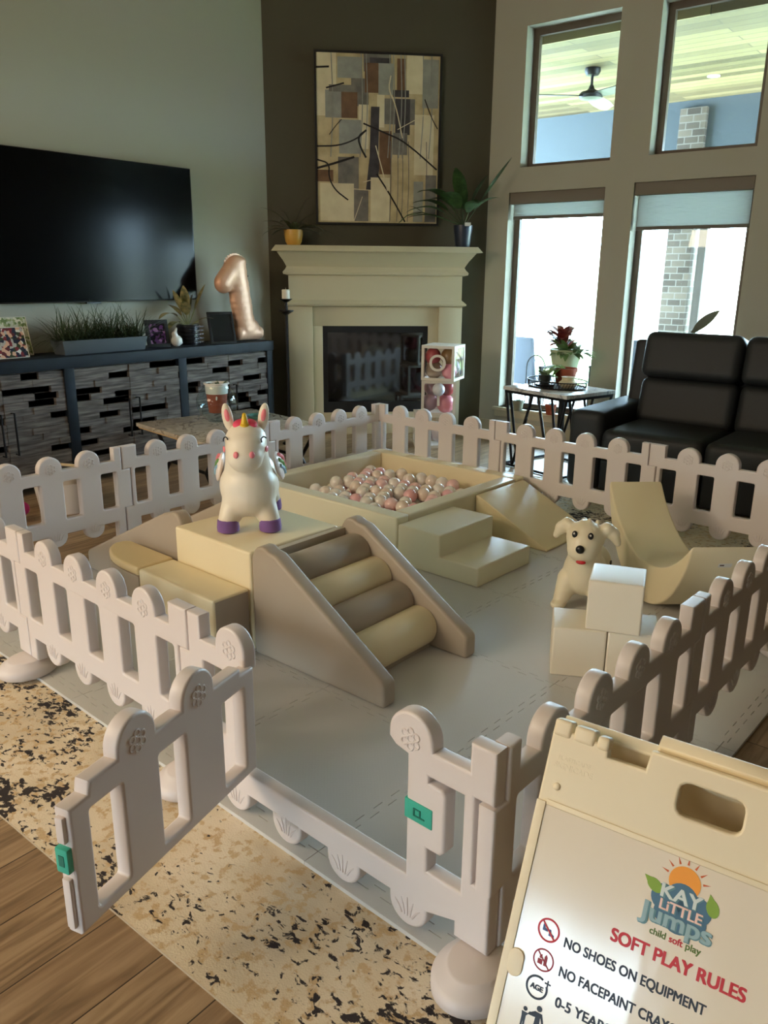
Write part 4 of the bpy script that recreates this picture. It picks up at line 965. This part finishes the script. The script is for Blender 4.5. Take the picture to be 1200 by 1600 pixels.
# the swung out leaf: local x from hinge to free end
GL_ = .645
lo = [(0, .470), (0, .163), (GL_, .163), (GL_, .462), (GL_ - .052, .462), (GL_ - .058, .492), (GL_ - .062, HR)]
for x in (.445, .232): lo += [(x + DR, HR)] + arc(x, HD - DR, DR, 0, 180, 14) + [(x - DR, HR)]
lo += [(.06, HR), (.06, .474)]
lh = [rrect(x - .046, .192, x + .046, OT, .006) for x in (.095, .335, .546)]
lf = curve2d('gate_leaf', dedupe(lo), lh, TH, .007, PLASTIC)
em = MB()
for x in (.445, .232):
    for s_ in (1, -1): emboss(em, x, HD - DR - .002, s_, 'flower')
join_mesh(lf, em); lf.data.transform(Matrix.Rotation(R(90), 4, 'X')); lf.parent = gf
hx, hy = PL - .787, -.0
ex, ey = PL - .598, -.618
lf.location = (hx, hy - .002, 0); lf.rotation_euler = (0, 0, math.atan2(ey - hy, ex - hx))
MB().box((GL_ - .001, -.010, .18), (GL_ + .010, .010, .30)).build('edge_rib', PLASTIC, lf, bevel=.003); MB().box((GL_ - .001, -.010, .385), (GL_ + .010, .010, .445)).build('edge_rib', PLASTIC, lf, bevel=.003)
q = MB(); q.box((GL_ - .006, -.016, .318), (GL_ + .013, .016, .375)); q.build('latch_tongue', TEAL, lf, bevel=.003)
MB().box((GL_ + .0131, -.007, .335), (GL_ + .0141, .007, .36)).build('latch_slot', MATS['teal_dark'], lf)

# ------------------------------------------------------------------ ball pit
SOFTB = .012
PU0, PU1, PV0, PV1, PH, PT = -3.055, -1.835, 1.83, 3.065, .25, .10
e = empty('ball_pit', PW((PU0 + PU1) / 2, (PV0 + PV1) / 2, .0004), PYAW, 'square ivory padded ball pit filled with pink and white balls', 'ball pit')
hu, hv = (PU1 - PU0) / 2, (PV1 - PV0) / 2
MB().box((-hu, -hv, 0), (hu, -hv + PT, PH)).build('wall_pad', IVORY, e, bevel=SOFTB, seg=3)
MB().box((-hu, hv - PT, 0), (hu, hv, PH)).build('wall_pad', CREAM, e, bevel=SOFTB, seg=3)
MB().box((-hu, -hv + PT + .001, 0), (-hu + PT, hv - PT - .001, PH)).build('wall_pad', IVORY, e, bevel=SOFTB, seg=3)
MB().box((hu - PT, -hv + PT + .001, 0), (hu, hv - PT - .001, PH)).build('wall_pad', IVORY, e, bevel=SOFTB, seg=3)
MB().box((-hu + PT, -hv + PT, 0), (hu - PT, hv - PT, .05)).build('floor_pad', IVORY, e)
BC = [(mat('ball_white', (238, 232, 224), .25, coat=.5), 'glossy white ball in the ball pit', 'white balls in the pit'), (mat('ball_pink', (244, 204, 202), .25, coat=.5), 'glossy pale pink ball in the ball pit', 'pale pink balls in the pit'),
      (mat('ball_pearl', (238, 222, 208), .2, coat=.6), 'pearly beige ball in the ball pit', 'pearl balls in the pit'), (mat('ball_rose', (238, 182, 184), .25, coat=.5), 'deeper pink ball in the ball pit', 'rose balls in the pit')]
bp_ = [MB().ball((0, 0, 0), .0430, 22, 14).build('pit_ball', m_[0], smooth='all') for m_ in BC]
used = [False] * 4; rb = random.Random(3); dia = .0868
def put_ball(x, y, z):
    k = rb.choices([0, 1, 2, 3], [.42, .28, .18, .12])[0]
    if not used[k]: o = bp_[k]; used[k] = True
    else: o = bp_[k].copy(); col.objects.link(o)
    o.location = PW((PU0 + PU1) / 2 + x, (PV0 + PV1) / 2 + y, z); tag(o, BC[k][1], 'ball', BC[k][2])
iu, iv = hu - PT - .045, hv - PT - .045
rows = int(2 * iv / (dia * .866)); first_l = []
for r_ in range(rows + 1):
    y = -iv + r_ * dia * .866; off = (r_ % 2) * dia / 2
    x = -iu + off
    while x <= iu + 1e-6:
        first_l.append((x, y)); x += dia
for x, y in first_l: put_ball(x, y, .05 + .0434)
# second layer sits in the hollows, thicker towards the middle
cnt = 0
for x, y in first_l:
    cx_, cy_ = x + dia / 2, y + dia * .289
    if abs(cx_) > iu - .01 or abs(cy_) > iv - .02: continue
    if rb.random() < (.62 if (cx_ ** 2 + cy_ ** 2) < .16 else .36): put_ball(cx_, cy_, .05 + .0434 + .0715); cnt += 1

# ------------------------------------------------------------------ soft play blocks
def block(name, poly, axis, a, b, material, lab, cat, loc, rz=PYAW, bev=SOFTB, group=None):
    o = MB().prism(poly, axis, a, b).build(name, material, bevel=bev, seg=3, loc=loc, rot=(0, 0, rz)); return tag(o, lab, cat, group)
block('foam_steps', [(0, 0), (.515, 0), (.515, .1), (.275, .1), (.275, .215), (0, .215)], 'y', 0, .475, IVORY, 'ivory two step padded stair against the ball pit', 'steps', PW(-1.83, 1.835, .0004), bev=.008)
block('foam_wedge', [(0, 0), (.49, 0), (.49, .012), (.02, .235), (0, .235)], 'y', 0, .50, mat('beige_vinyl', (222, 208, 168), .36, bump=(14, .1, .004)), 'beige padded wedge ramp leading down from the ball pit', 'ramp', PW(-1.828, 2.53, .0004), bev=.007)
# rocker
c, sg, hi = 1.06, .43, .24
Ro = (c * c / 4 + sg * sg) / (2 * sg); Ri = (c * c / 4 + hi * hi) / (2 * hi)
ao = math.degrees(math.asin(c / 2 / Ro)); ai = math.degrees(math.asin(c / 2 / Ri))
pr = arc(0, Ro, Ro, -90 - ao, -90 + ao, 28) + arc(0, sg - hi + Ri, Ri, -90 + ai, -90 - ai, 20)[1:-1]
e = empty('foam_rocker', PW(-.60, 2.375, .0004), PYAW + R(-46), 'tall cream crescent shaped padded rocker near the back right corner', 'rocker')
MB().prism(pr, 'y', -.14, .14).build('body', CREAM, e, bevel=.010, seg=3)
th = R(-90 + 68)
lb = MB().box((-.028, -.0006, -.010), (.028, .0006, .010)).build('brand_label', mat('label_white', (225, 222, 214), .6), e, loc=(0, 0, 0))
nx_, nz_ = math.cos(th), math.sin(th)
M = Matrix(((0, nx_, -nz_, nx_ * (Ro + .0012)), (1, 0, 0, .02), (0, nz_, nx_, Ro + nz_ * (Ro + .0012)), (0, 0, 0, 1)))
lb.matrix_basis = M
q = MB().box((-.022, -.0009, -.003), (-.004, .0009, .004)); q.build('label_mark', mat('label_brown', (90, 70, 60), .6), lb)
# cubes
CUBEM = mat('cube_vinyl', (232, 222, 200), .40, bump=(14, .08, .003))
CU = .198
def cube(u_, v_, z, ry, lab):
    o = MB().box((0, 0, 0), (CU, CU, CU)).build('foam_cube', CUBEM, bevel=.008, seg=3, loc=PW(u_, v_, z + .0004), rot=(0, 0, PYAW + R(ry))); tag(o, lab, 'cube', 'cream foam cubes')
cube(-.598, 1.298, 0, 30.5, 'cream foam cube at the lower left of the three cube stack')
cube(-.598 + .2012 * math.cos(R(30.5)), 1.298 + .2012 * math.sin(R(30.5)), 0, 30.5, 'cream foam cube at the lower right of the stack, beside the fence')
cube(-.502, 1.362, CU + .0006, 22, 'cream foam cube resting on top of the two others')

# climbing set: platform, step, corner piece, roller ladder, slide
CR = R(-1.2)
block('foam_platform', [(0, 0), (.505, 0), (.505, .42), (0, .42)], 'y', 0, .49, CREAM, 'large cream padded platform block carrying the unicorn toy', 'block', PW(-2.095, .662, .0004), PYAW)
st_ = MB().box((0, 0, 0), (.515, .176, .27)).build('foam_step', CREAM, bevel=SOFTB, seg=3, loc=PW(-2.11, .48, .0004), rot=(0, 0, PYAW))
tag(st_, 'low cream padded step in front of the platform, with a taupe end', 'step')
MB().box((.5152, .008, .008), (.5175, .168, .262)).build('end_panel', TAUPE, st_, bevel=.001)
q = [(0, 0), (0, .19), (-.335, .19)] + [(-.335 + .12 * 0, .17)]
cp = [(0, 0), (0, .18), (-.34, .18), (-.365, .16)] + [(-.10 - .27 * math.cos(R(a)), .135 - .135 * math.sin(R(a))) for a in range(8, 91, 11)]
cn = empty('foam_corner', PW(-2.113, .478, .0004), PYAW, 'rounded corner block with beige top and taupe sides, left of the step', 'block')
MB().prism(cp, 'z', 0, .235).build('side', TAUPE, cn, bevel=.006, seg=2); MB().prism(cp, 'z', .236, .275).build('top', mat('beige_top', (222, 200, 152), .42, bump=(14, .12, .004)), cn, bevel=.012, seg=3)
def side_panel(flip=1, L_=.68, H_=.463):
    p = [(0, 0), (L_, 0)] + arc(L_ - .035, .075, .035, 0, 55, 4) + [] + [(.135, H_ - .02)] + arc(.06, H_ - .055, .055, 50, 180, 7)
    p[-1] = (0, H_ - .055)
    return [(x * flip, z) for x, z in p]
rl = empty('roller_ladder', PW(-1.575, .655, .0004), PYAW + R(1.5), 'taupe climbing ramp with four padded rollers, two taupe and two cream', 'climber')
PWd = .068; GAPW = .44
MB().prism(side_panel(), 'y', 0, PWd).build('side_panel', TAUPE, rl, bevel=.016, seg=4)
MB().prism(side_panel(), 'y', PWd + GAPW, 2 * PWd + GAPW).build('side_panel', TAUPE, rl, bevel=.016, seg=4)
MB().box((.0, PWd, 0), (.50, PWd + GAPW, .03)).build('base_board', TAUPE, rl)
MB().box((.0, PWd + .001, .03), (.03, PWd + GAPW - .001, .415)).build('back_board', mat('taupe_light', (184, 174, 156), .48), rl)
for k, (x, z) in enumerate([(.455, .088), (.335, .166), (.215, .244), (.098, .322)]):
    o = MB().lathe([(.001, -GAPW / 2), (.078, -GAPW / 2), (.083, -GAPW / 2 + .01), (.083, GAPW / 2 - .01), (.078, GAPW / 2), (.001, GAPW / 2)], seg=36).build('roller', CREAM if k % 2 == 0 else TAUPE, rl, smooth=True, loc=(x, PWd + GAPW / 2, z), rot=(R(90), 0, 0))
sl = empty('foam_slide', PW(-2.099, .668, .0004), PYAW, 'taupe sided padded slide behind the corner block, at the left of the platform', 'slide')
MB().prism(side_panel(-1, .86), 'y', .03, .03 + PWd).build('side_panel', TAUPE, sl, bevel=.016, seg=4)
MB().prism(side_panel(-1, .86), 'y', .42, .42 + PWd).build('side_panel', TAUPE, sl, bevel=.016, seg=4)
MB().prism([(0, 0), (-.80, 0), (-.80, .02), (-.06, .38), (0, .40)], 'y', .03 + PWd, .42).build('slide_bed', CREAM, sl, bevel=.006)

# ------------------------------------------------------------------ unicorn hopper toy (front = local +x)
TOYW = mat('toy_white', (240, 232, 214), .38); PURP = mat('hoof_purple', (126, 92, 160), .4); PKT = mat('toy_pink', (244, 140, 150), .45); MAG = mat('mane_pink', (236, 76, 110), .4)
uc = empty('unicorn_toy', PW(-1.90, .925, .4212), PYAW + R(-43), 'white unicorn hopper toy with purple hooves standing on the platform', 'toy')
bl = [((.03, 0, .175), (.135, .128, .120)), ((-.12, 0, .185), (.12, .112, .112)), ((.075, 0, .185), (.105, .120, .115)), ((.06, 0, .235), (.09, .105, .09)), ((.07, 0, .140), (.115, .116, .088)), ((-.12, 0, .15), (.10, .10, .075))]
for sy in (-1, 1):
    bl += chain((.095, sy * .058, .11), (.125, sy * .086, .052), .058, .044)
    bl += chain((-.155, sy * .055, .12), (-.185, sy * .078, .052), .060, .044)
bl += chain((.07, 0, .26), (.11, 0, .35), .098, .086)
bl += [((.12, 0, .385), (.090, .087, .082)), ((.19, 0, .335), (.072, .074, .066)), ((.155, 0, .365), (.085, .084, .076)), ((-.24, 0, .22), (.05, .03, .04))]
blob('body', bl, TOYW, uc, .008, 6)
for sx, x, y in ((1, .128, .088), (1, -.188, .080)):
    for sy in (-1, 1):
        MB().lathe([(.001, 0), (.036, 0), (.046, .006), (.0475, .022), (.044, .052), (.038, .056), (.001, .05)], (0, 0, 0), 24).build('hoof', PURP, uc, smooth=True, loc=(x, sy * y, 0.0))
for sy in (-1, 1):
    q = MB().ball((0, 0, .045), (.013, .022, .058), 16, 10); er = q.build('ear', TOYW, uc, smooth=True, loc=(.095, sy * .066, .436), rot=(R(-9 * sy), R(-4), 0))
    MB().ball((.0095, 0, .052), (.006, .011, .028), 12, 8).build('inner_ear', PKT, er, smooth=True)
    q = MB().ball((0, 0, 0), (.006, .0115, .014), 12, 8); q.build('nostril', PKT, uc, smooth=True, loc=(.252, sy * .032, .356), rot=(0, R(-12), R(24 * sy)))
    pts = [(.0, -.015 + .0, -.008)] + [(0, .016 * math.cos(R(a)), .016 * math.sin(R(a)) * .8) for a in range(170, 5, -25)]
    ey = MB().tube([Vector(p) for p in pts], .0028, 6).build('eye', DARKBOX, uc, smooth=True, loc=(.180, sy * .0765, .402), rot=(0, R(-10), R(52 * sy)))
    MB().ball((0, 0, 0), (.004, .014, .013), 12, 8).build('cheek', PKT, uc, smooth=True, loc=(.165, sy * .086, .362), rot=(0, 0, R(70 * sy)))
    wg = MB().ball((0, 0, 0), (.085, .016, .062), 16, 10).build('wing', mat('wing_white', (238, 226, 220), .4), uc, smooth=True, loc=(-.03, sy * .126, .245), rot=(R(14 * sy), R(-28), R(-10 * sy)))
    MB().tube([(-.075, sy * .014, .02), (-.02, sy * .0175, .045), (.05, sy * .014, .035)], .008, 8).build('feather_stripe', PKT, wg, smooth=True)
    MB().tube([(-.06, sy * .015, .0), (0, sy * .0175, .015), (.06, sy * .013, .008)], .008, 8).build('feather_stripe', mat('toy_green', (122, 170, 96), .45), wg, smooth=True)
    MB().tube([(-.05, sy * .014, -.02), (0, sy * .017, -.012), (.05, sy * .013, -.016)], .008, 8).build('feather_stripe', mat('toy_blue', (150, 190, 214), .45), wg, smooth=True)
MB().lathe([(.0205, -.006), (.0185, .012), (.015, .014), (.014, .026), (.0125, .028), (.0115, .040), (.010, .042), (.008, .055), (.001, .060)], seg=18).build('horn', mat('horn_gold', (226, 186, 44), .35), uc, smooth=True, loc=(.150, 0, .450), rot=(0, R(8), 0))
q = [((.125, sy * .024, .458), (.036, .026, .016), (0, R(14), R(18 * sy))) for sy in (-1, 1)] + [((.085, 0, .450), (.03, .03, .018)), ((.05, 0, .425), (.03, .026, .03)), ((.035, 0, .37), (.026, .024, .045)), ((.01, 0, .31), (.026, .022, .05))]
blob('mane', q, MAG, uc, .005, 3)
MB().tube([(.232, y / 1000, .3085 - (y / 30) ** 2 * -.006) for y in range(-34, 35, 8)], .0016, 6).build('mouth', mat('mouth_line', (205, 188, 166), .5), uc, smooth=True)

# ------------------------------------------------------------------ dog hopper toy
DOGC = mat('toy_cream', (236, 224, 194), .38)
dg_ = empty('dog_toy', PW(-.845, 2.02, .0006), PYAW + R(-73), 'cream puppy hopper toy with black nose sitting beside the cubes', 'toy')
bl = [((.02, 0, .165), (.105, .100, .115)), ((-.10, 0, .165), (.11, .10, .105)), ((.05, 0, .20), (.075, .088, .09))]
for sy in (-1, 1):
    bl += chain((.055, sy * .062, .13), (.10, sy * .088, .028), .055, .034); bl += [((.118, sy * .092, .022), (.045, .036, .022))]
    bl += chain((-.13, sy * .055, .13), (-.15, sy * .08, .028), .055, .034); bl += [((-.135, sy * .082, .022), (.045, .036, .022))]
    bl += [((.055, sy * .088, .392), (.034, .032, .030)), ((.045, sy * .115, .368), (.030, .030, .036), (R(32 * sy), 0, 0)), ((.042, sy * .128, .345), (.026, .020, .038), (R(28 * sy), 0, 0))]
bl += chain((.05, 0, .22), (.07, 0, .30), .078, .074)
bl += [((.075, 0, .345), (.083, .086, .078)), ((.125, 0, .305), (.062, .070, .060)), ((.10, 0, .33), (.075, .078, .07))]
bl += chain((-.20, 0, .20), (-.235, -.0, .33), .026, .015)
bl += [((.07, .012, .424), (.012, .010, .014)), ((.05, -.015, .421), (.016, .012, .010)), ((.08, -.02, .418), (.014, .012, .010))]
blob('body', bl, DOGC, dg_, .0075, 5)
for sy in (-1, 1):
    ey = MB().ball((0, 0, 0), (.006, .0125, .0155), 16, 10).build('eye', DARKBOX, dg_, smooth=True, loc=(.150, sy * .035, .377), rot=(0, R(-14), R(16 * sy)))
    MB().ball((.0055, -.001, .003), (.002, .0038, .005), 10, 6).build('glint', WHITEC, ey, smooth=True)
MB().ball((0, 0, 0), (.014, .0195, .019), 18, 12).build('nose', DARKBOX, dg_, smooth=True, loc=(.187, 0, .322))
MB().ball((0, 0, 0), (.010, .022, .009), 16, 10).build('mouth', mat('tongue_red', (196, 34, 44), .4), dg_, smooth=True, loc=(.164, .004, .256), rot=(0, R(24), 0))
for x, y, z in ((.02, .099, .185), (.0, .1, .155), (-.05, .103, .20)):
    MB().ball((0, 0, 0), (.012, .005, .012), 12, 8).build('spot', DARKBOX, dg_, smooth=True, loc=(x, y, z))

# ------------------------------------------------------------------ sandwich board sign (local x right, y up the slope, z out of the face)
SGN = mat('sign_cream', (238, 226, 196), .42, bump=(70, .08, .001))
A_ = Vector((-.511, 1.109, .76)); tx = Vector((.998, .065, 0)).normalized(); nf = Vector((tx.y, -tx.x, 0)); thS = R(23.2)
dn = nf * math.sin(thS) - Vector((0, 0, 1)) * math.cos(thS); upS = -dn; nz3 = tx.cross(upS)
SWd, SLn = .515, .826
sg_ = empty('sandwich_board', A_ + tx * SWd / 2 + Vector((0, 0, FZ - .76)) - nf * (-.30), math.atan2(tx.y, tx.x), 'cream sandwich board of soft play rules standing in front of the fence corner', 'sign')
bpy.context.view_layer.update()
inv = sg_.matrix_basis.inverted()
def face(o, s, t, out=0.0, rot=None):           # place o's origin at (s,t) on the front face
    Mx = Matrix.Identity(4)
    for i in range(3): Mx[i][0] = tx[i]; Mx[i][1] = upS[i]; Mx[i][2] = nz3[i]
    Mx.translation = A_ + tx * s + dn * t + nz3 * out
    return Mx
def on_face(o, s, t, out, parent=None):
    o.parent = sg_; o.matrix_parent_inverse = Matrix.Identity(4); o.matrix_basis = inv @ face(o, s, t, out)
    return o
pth = .026
ol = [(0, -SLn), (SWd, -SLn), (SWd, -.002), (.420, -.002), (.420, .004), (.345, .004), (.342, -.002), (.160, -.002), (.157, -.034), (.096, -.034), (.094, -.016), (0, -.014)]
hd = rrect(.212, -.081, .306, -.031, .014)
o = curve2d('front_panel', ol, [hd], pth, .004, SGN); on_face(o, 0, 0, -pth / 2)
# back panel leaning the other way
dn2 = -nf * math.sin(thS) - Vector((0, 0, 1)) * math.cos(thS)
ob = curve2d('back_panel', [(0, -SLn), (SWd, -SLn), (SWd, -.001), (.165, -.001), (.160, -.03), (0, -.03)], [], pth, .004, SGN)
ob.parent = sg_; Mx = Matrix.Identity(4); n2 = (-tx).cross(-dn2)
for i in range(3): Mx[i][0] = tx[i]; Mx[i][1] = -dn2[i]; Mx[i][2] = tx.cross(-dn2)[i]
Mx.translation = A_ - nf * .030 + Vector((0, 0, .004)); ob.matrix_basis = inv @ Mx
for s_, w_, h_ in ((.001, .031, .002), (.036, .036, .0), (.076, .020, -.004)):
    o = MB().box((0, -.026, -.024), (w_, h_, .003)).build('hinge_knuckle', SGN, bevel=.006, seg=3); on_face(o, s_, 0, 0)
o = MB().ball((0, 0, 0), (.0065, .0065, .004), 14, 8).build('rivet', SGN, smooth=True); on_face(o, .027, .106, 0)
# raised frame lip round the sheet
q = MB(); q.box((.0, -SLn + .01, 0), (.016, -.135, .004)); q.box((SWd - .016, -SLn + .01, 0), (SWd, -.135, .004)); q.box((.016, -.139, 0), (SWd - .016, -.130, .003))
o = q.build('frame_lip', SGN, bevel=.0015); on_face(o, 0, 0, 0)
for s_, sgn_ in ((.016, 1), (SWd - .016, -1)):
    o = MB().prism(rrect(-.004, -.022, .022, .022, .012), 'z', 0, .005).build('clip_tab', SGN, bevel=.0015); on_face(o, s_ if sgn_ > 0 else s_ - .018, .396, 0)
def sheet_mat():
    mt, n, l, b = nodes_of('glossy_sheet', .14, .5)
    b.inputs['Base Color'].default_value = (*lin((236, 226, 208)), 1)
    tc = n.new('ShaderNodeTexCoord'); mp = n.new('ShaderNodeMapping'); mp.inputs['Scale'].default_value = (9, 1.6, 1); l.new(tc.outputs['Object'], mp.inputs[0])
    nz = n.new('ShaderNodeTexNoise'); nz.inputs['Scale'].default_value = 1.5; nz.inputs['Detail'].default_value = 2; l.new(mp.outputs[0], nz.inputs['Vector'])
    bp = n.new('ShaderNodeBump'); bp.inputs['Strength'].default_value = .35; bp.inputs['Distance'].default_value = .004; l.new(nz.outputs['Fac'], bp.inputs['Height']); l.new(bp.outputs['Normal'], b.inputs['Normal'])
    return mt
sheet = MB().box((.0165, -SLn + .02, 0), (SWd - .0165, -.1395, .0012)).build('rules_sheet', sheet_mat()); on_face(sheet, 0, 0, .0002)
Z0 = .0016
INK = mat('ink_navy', (34, 42, 56), .5); RED = mat('ink_red', (196, 40, 52), .5); DKRED = mat('ink_dark_red', (150, 34, 44), .5)
def word(txt, s, t, size, material, bold=.0, align='LEFT', width=None, rot=0, out=Z0, sy=1.0):
    o = text_mesh(txt, size, material, align, 0, .0003)
    if bold:
        bm = bmesh.new(); bm.from_mesh(o.data); src = bm.verts[:] + bm.edges[:] + bm.faces[:]
        for j, (dx, dy) in enumerate(((1, .5), (-1, .5), (1, -.5), (-1, -.5))):
            g = bmesh.ops.duplicate(bm, geom=src)['geom']; bmesh.ops.translate(bm, verts=[v for v in g if isinstance(v, bmesh.types.BMVert)], vec=(dx * bold, dy * bold, -.00004 * (j + 1)))
        bm.to_mesh(o.data); bm.free()
    xs_ = [v.co.x for v in o.data.vertices]; w0 = max(xs_) - min(xs_)
    if width:
        k = width / w0; sh = {'LEFT': min(xs_), 'CENTER': (max(xs_) + min(xs_)) / 2}[align]
        for v in o.data.vertices: v.co.x = (v.co.x - sh) * k
    for v in o.data.vertices: v.co.y *= sy
    on_face(o, s, t, out)
    if rot: o.matrix_basis = o.matrix_basis @ Matrix.Rotation(R(rot), 4, 'Z')
    return o
CX_ = .258
word('SOFT PLAY RULES', CX_, .297, .0275, RED, .0011, 'CENTER', .196)
word('NO SHOES ON EQUIPMENT', .094, .339, .0215, INK, .0007, 'LEFT', .216)
word('NO FACEPAINT CRAYONS', .096, .384, .0215, INK, .0007, 'LEFT', .206)
word('0-5 YEARS ONLY', .100, .430, .0215, INK, .0007, 'LEFT', .150)
word('CHILDREN SUPERVISED', .096, .475, .0215, INK, .0007, 'LEFT', .200)
def ring(s, t, r, wd, material, gap=None, slash=False):
    q = MB(); n_ = 40
    for k in range(n_):
        a0, a1 = 360 * k / n_, 360 * (k + 1) / n_
        if gap and gap[0] < a0 < gap[1]: continue
        q.prism([(r * math.cos(R(a0)), r * math.sin(R(a0))), (r * math.cos(R(a1)), r * math.sin(R(a1))), ((r - wd) * math.cos(R(a1)), (r - wd) * math.sin(R(a1))), ((r - wd) * math.cos(R(a0)), (r - wd) * math.sin(R(a0)))], 'z', 0, .0004)
    if slash:
        d = Vector((1, -1)).normalized() * (r - wd * .5); nn = Vector((1, 1)).normalized() * wd * .45
        q.prism([tuple(-d - nn), tuple(d - nn), tuple(d + nn), tuple(-d + nn)], 'z', .0001, .0006)
    o = q.build('prohibition_ring', material); on_face(o, s, t, Z0); return o
ring(.066, .326, .0185, .003, RED, slash=True); ring(.068, .373, .0175, .0024, DKRED, slash=True); ring(.067, .417, .0185, .0034, INK, gap=(25, 62))
q = MB()
for dx, dy in ((-.006, .001), (.005, -.004)): q.prism([(dx - .004, dy - .004), (dx + .005, dy - .004), (dx + .005, dy - .001), (dx, dy + .001), (dx - .001, dy + .006), (dx - .004, dy + .006)], 'z', 0, .0003)
on_face(q.build('shoe_icon', mat('ink_blue', (60, 84, 130), .5)), .066, .326, Z0)
q = MB(); q.prism([(-.009, -.008), (-.001, -.008), (-.001, .0), (-.009, .0)], 'z', 0, .0003); q.prism([(.001, -.008), (.006, -.008), (.006, .006), (.0035, .010), (.001, .006)], 'z', 0, .0003); q.prism([(-.007, .001), (-.003, .001), (-.003, .008), (-.007, .006)], 'z', 0, .0003)
on_face(q.build('makeup_icon', DKRED), .068, .373, Z0)
word('AGE', .067, .421, .0115, INK, .0007, 'CENTER', .022)
q = MB(); q.box((-.005, -.0012, 0), (.005, .0012, .0003)); q.box((-.0012, -.005, 0), (.0012, .005, .00032)); on_face(q.build('plus_icon', INK), .083, .4045, Z0)
q = MB()
def disc(mb, cx, cy, r, z=.0003, n_=16, z0=0): mb.prism([(cx + r * math.cos(2 * math.pi * k / n_), cy + r * math.sin(2 * math.pi * k / n_)) for k in range(n_)], 'z', z0, z)
disc(q, .010, .016, .0045); q.prism([(.004, .010), (.016, .010), (.021, -.004), (.018, -.005), (.014, .004), (.015, -.022), (.011, -.022), (.010, -.008), (.009, -.022), (.005, -.022), (.006, .004), (-.006, .003), (-.006, .000), (.005, .001)], 'z', 0, .0003)
disc(q, -.012, .006, .0035); q.prism([(-.017, .001), (-.007, .001), (-.003, .004), (-.004, .006), (-.009, -.004), (-.009, -.022), (-.012, -.022), (-.012, -.012), (-.013, -.022), (-.016, -.022), (-.016, -.006)], 'z', 0, .0003)
on_face(q.build('people_icon', INK), .069, .462, Z0)
# logo
SUN = mat('sun_orange', (244, 160, 44), .5); LEAFI = mat('logo_green', (132, 168, 52), .5); SKYB = mat('logo_blue', (70, 112, 140), .5); PALE = mat('logo_pale', (214, 226, 226), .5); TEALI = mat('logo_teal', (96, 140, 150), .5)
q = MB(); disc(q, 0, 0, .023, .0004, 32); on_face(q.build('logo_sun', SUN), .247, .172, Z0)
q = MB()
for a in range(15, 181, 25):
    c_, s__ = math.cos(R(a)), math.sin(R(a)); q.prism([(.026 * c_ - .0016 * s__, .026 * s__ + .0016 * c_), (.026 * c_ + .0016 * s__, .026 * s__ - .0016 * c_), (.037 * c_, .037 * s__)], 'z', 0, .0004)
on_face(q.build('logo_rays', mat('ray_orange', (206, 96, 40), .5)), .247, .172, Z0)
q = MB()
for cx_, cy_, r_ in ((-.024, -.012, .020), (.0, -.006, .024), (.024, -.012, .020), (.0, -.030, .026), (-.018, -.032, .018), (.020, -.030, .020)): disc(q, cx_, cy_, r_, .0005 + .00005 * abs(cx_), 24)
on_face(q.build('logo_cloud', SKYB), .248, .192, Z0)
for s_, a in ((.207, 60), (.291, 20)):
    q = MB(); q.prism([(.013 * math.cos(R(t)) * (1 if t < 180 else 1), .009 * math.sin(R(t))) for t in range(-150, 151, 20)] + [(-.020, 0)], 'z', 0, .0006); o = q.build('logo_leaf', LEAFI); on_face(o, s_, .192, Z0); o.matrix_basis = o.matrix_basis @ Matrix.Rotation(R(a - 90), 4, 'Z')
for dz, dx, mt_, b_ in ((.0007, .0012, TEALI, .0016), (.0011, 0, PALE, .0008)):
    word('KAY', .247 + dx, .203 + dx, .029, mt_, b_, 'CENTER', .060, out=Z0 + dz)
    word('LiTTLE', .250 + dx, .221 + dx, .0215, mt_ if dx else mat('logo_blush', (240, 206, 196), .5), b_ * .8, 'CENTER', .062, out=Z0 + dz)
    word('Jumps', .245 + dx, .243 + dx, .037, mt_ if dx else mat('logo_mist', (150, 182, 190), .5), b_ * 1.2, 'CENTER', .106, out=Z0 + dz)
word('child', .213, .262, .014, mat('ink_green', (92, 120, 50), .5), .0004, 'LEFT', .024); word('soft', .242, .262, .014, RED, .0004, 'LEFT', .020); word('play', .266, .262, .014, MATS['ink_green'], .0004, 'LEFT', .022)
# embossed maker's mark on the frame
o = text_mesh('PLASTICADE', .010, SGN, 'CENTER', .0002, .0006); on_face(o, .046, .062, 0)
o = text_mesh('SIGNICADE', .013, SGN, 'CENTER', .0003, .0006); on_face(o, .047, .076, 0)

# small things at the far left floor behind the fence
e = empty('toy_basket', (-4.75, 2.62, FZ), R(20), 'pale fabric basket of toys on the floor behind the left fence', 'basket')
MB().lathe([(.001, 0), (.16, 0), (.19, .20), (.18, .20), (.16, .03), (.001, .02)], sy=.8).build('basket', mat('basket_cloth', (196, 186, 176), .9), e, smooth=True)
MB().tube([(-.19, 0, .19), (-.14, 0, .30), (.14, 0, .30), (.19, 0, .19)], .010, 8).build('handle', mat('handle_tan', (190, 168, 130), .8), e, smooth=True)
o = MB().box((-.12, -.03, 0), (.12, .03, .05)).build('toy_block', mat('green_toy', (40, 140, 104), .5), bevel=.008, loc=(-4.72, 2.66, .19), rot=(0, R(-14), R(55))); tag(o, 'green toy bar sticking out of the fabric basket', 'toy')
o = MB().ball((0, 0, 0), (.03, .03, .02)).build('toy_ball', mat('red_toy', (190, 60, 50), .5), smooth='all', loc=(-4.66, 2.72, .225)); tag(o, 'small red toy beside the green bar', 'toy')
o = blob('plush_toy', [((0, 0, .05), (.07, .06, .05)), ((.05, .02, .09), .045)], mat('plush_magenta', (188, 44, 110), .9), None, .006, 4, loc=(-4.72, 2.28, FZ)); tag(o, 'magenta plush toy at the left picture edge behind the fence', 'toy')
for o in list(sc.objects):
    if o.type == 'MESH' and o.name.split('.')[0] == 'lettering': o.name = 'lettering'
